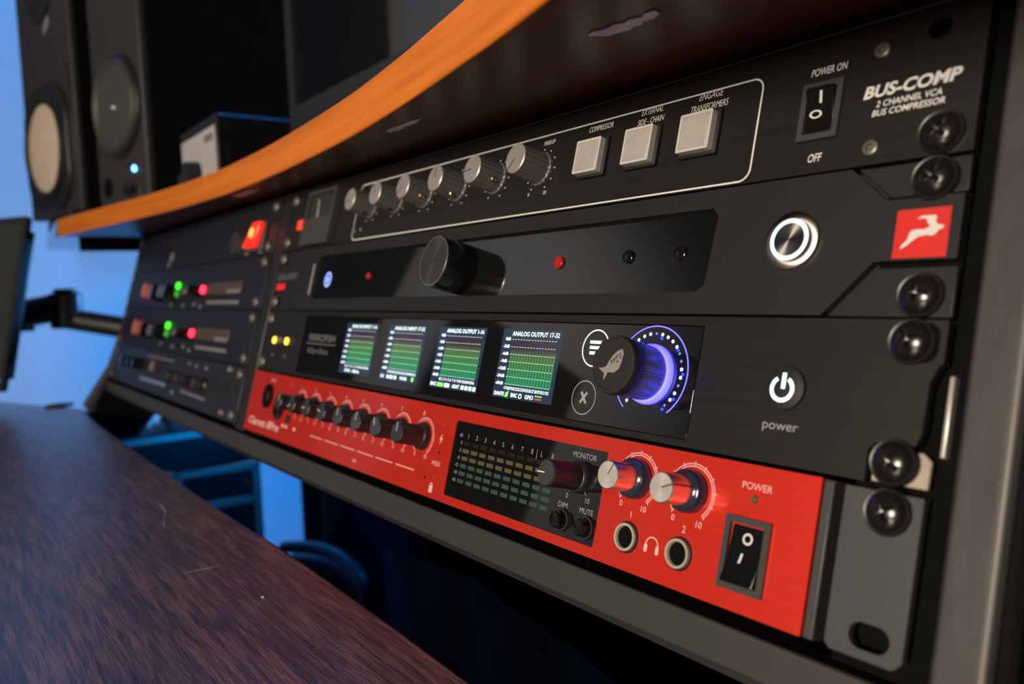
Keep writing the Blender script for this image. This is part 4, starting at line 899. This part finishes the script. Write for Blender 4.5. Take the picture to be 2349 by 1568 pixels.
def channel_strip(k, dx, dz, label):
    u = left_unit('channel_strip', label, k)
    part('gain_knob', MB().lathe([(9, 0), (8.4, -12), (0, -12.6)], -374 + dx, -26 + dz, 28), 'pink_knob', u)
    for x, r, m_ in ((-340, 9, 'gloss_black'), (-308, 7, 'grey_blue_knob'), (-285, 8, 'gloss_black'), (-196, 5, 'gloss_black')):
        part('knob', MB().lathe([(r, 0), (r * 0.93, -11), (0, -11.5)], x + dx, -28 + dz, 26), m_, u)
    part('green_light', MB().lathe([(3.6, 0), (3.2, -2.4), (0, -3)], -275 + dx, -20.5 + dz, 16), 'green_led', u)
    part('green_light', MB().lathe([(3.4, 0), (3, -2), (0, -2.6)], -275 + dx, -29 + dz, 16), 'green_led_dim', u)
    part('red_light', MB().lathe([(3.8, 0), (3.4, -2.4), (0, -3)], -184 + dx, -26 + dz, 16), 'red_led', u)
    part('level_strip', MB().box(-258 + dx, -209 + dx, -0.6, 0, -29 + dz, -25 + dz), 'print_dim', u)
    vm = part('level_window', MB().box(-168 + dx, -75 + dx, -1.2, 0, -31 + dz, -20 + dz), 'vu_bronze', u, bevel=0.5)
    part('window_label', MB().box(-110 + dx, -77 + dx, -1.5, -1.2, -30.6 + dz, -27 + dz), 'print_dim', vm)
    b = MB()
    flat(b, rr(-167 + dx, -76 + dx, -39.6 + dz, -36.4 + dz, 0.8, 2))
    for x, z in ((-292, -40), (-244, -41), (-206, -39.6), (-184, -42)): b.add([(x + dx + 4.4 * math.cos(q * math.pi / 6), -0.1, z + dz + 2.2 * math.sin(q * math.pi / 6)) for q in range(12)], [tuple(range(12))])
    part('printed_marks', b, 'print_dim', u, smooth=0)['kind'] = 'stuff'
    return u
channel_strip(1, 0, 0, 'upper of two alike dark channel units with red and green lights')
channel_strip(2, -5, 3, 'lower of two alike dark channel units with red and green lights')
u = left_unit('monitor_controller', 'bottom left bay unit with a wide black display and small knobs', 3, 'satin_black')
part('square_badge', MB().box(-318, -303, -1, 0, -22, -12), 'print_dim', u, bevel=0.5)
part('light_bar', MB().box(-350, -243, -1.2, 0, -34, -30), mat('pale_blue_bar', (0.16, 0.19, 0.32), 0.4), u, bevel=0.4)
part('thin_line', MB().box(-338, -231, -0.4, 0, -8.2, -6.6), 'print_dim', u)
dw = part('display_window', MB().box(-244, -114, -1.5, 0, -28, -16), 'gloss_black', u, bevel=0.6)
for x in (-214, -182, -126): part('knob', MB().lathe([(4.6, -1.5), (4.2, -8), (0, -8.4)], x, -21.5, 22), 'frame_grey', dw)
for x in (-420, -390, -362): part('knob', MB().lathe([(6.5, 0), (6, -9), (0, -9.5)], x, -18, 24), 'gloss_black', u)
part('slot', MB().box(-296, -284, -0.6, 0, -27, -8), mat('dark_red', (0.05, 0.010, 0.012), 0.4), u)
b = MB()
for x, z, a_, c_ in ((-214, -36.5, 5, 2), (-60, -39, 6, 1.6), (-153, -7.6, 4, 1.5), (-123, -7.5, 4, 1.5), (-176, -6.4, 4, 1.5)): flat(b, rr(x - a_, x + a_, z - c_, z + c_, 1, 3))
outline(b, [(-187, -32.4), (-110, -33.6)], 2.2, closed=False)
part('printed_marks', b, 'print_dim', u, smooth=0)['kind'] = 'stuff'
part('indicator', MB().lathe([(2.4, 0), (2, -1.6), (0, -2)], -59.5, -4.2, 14), 'bright_steel', u)
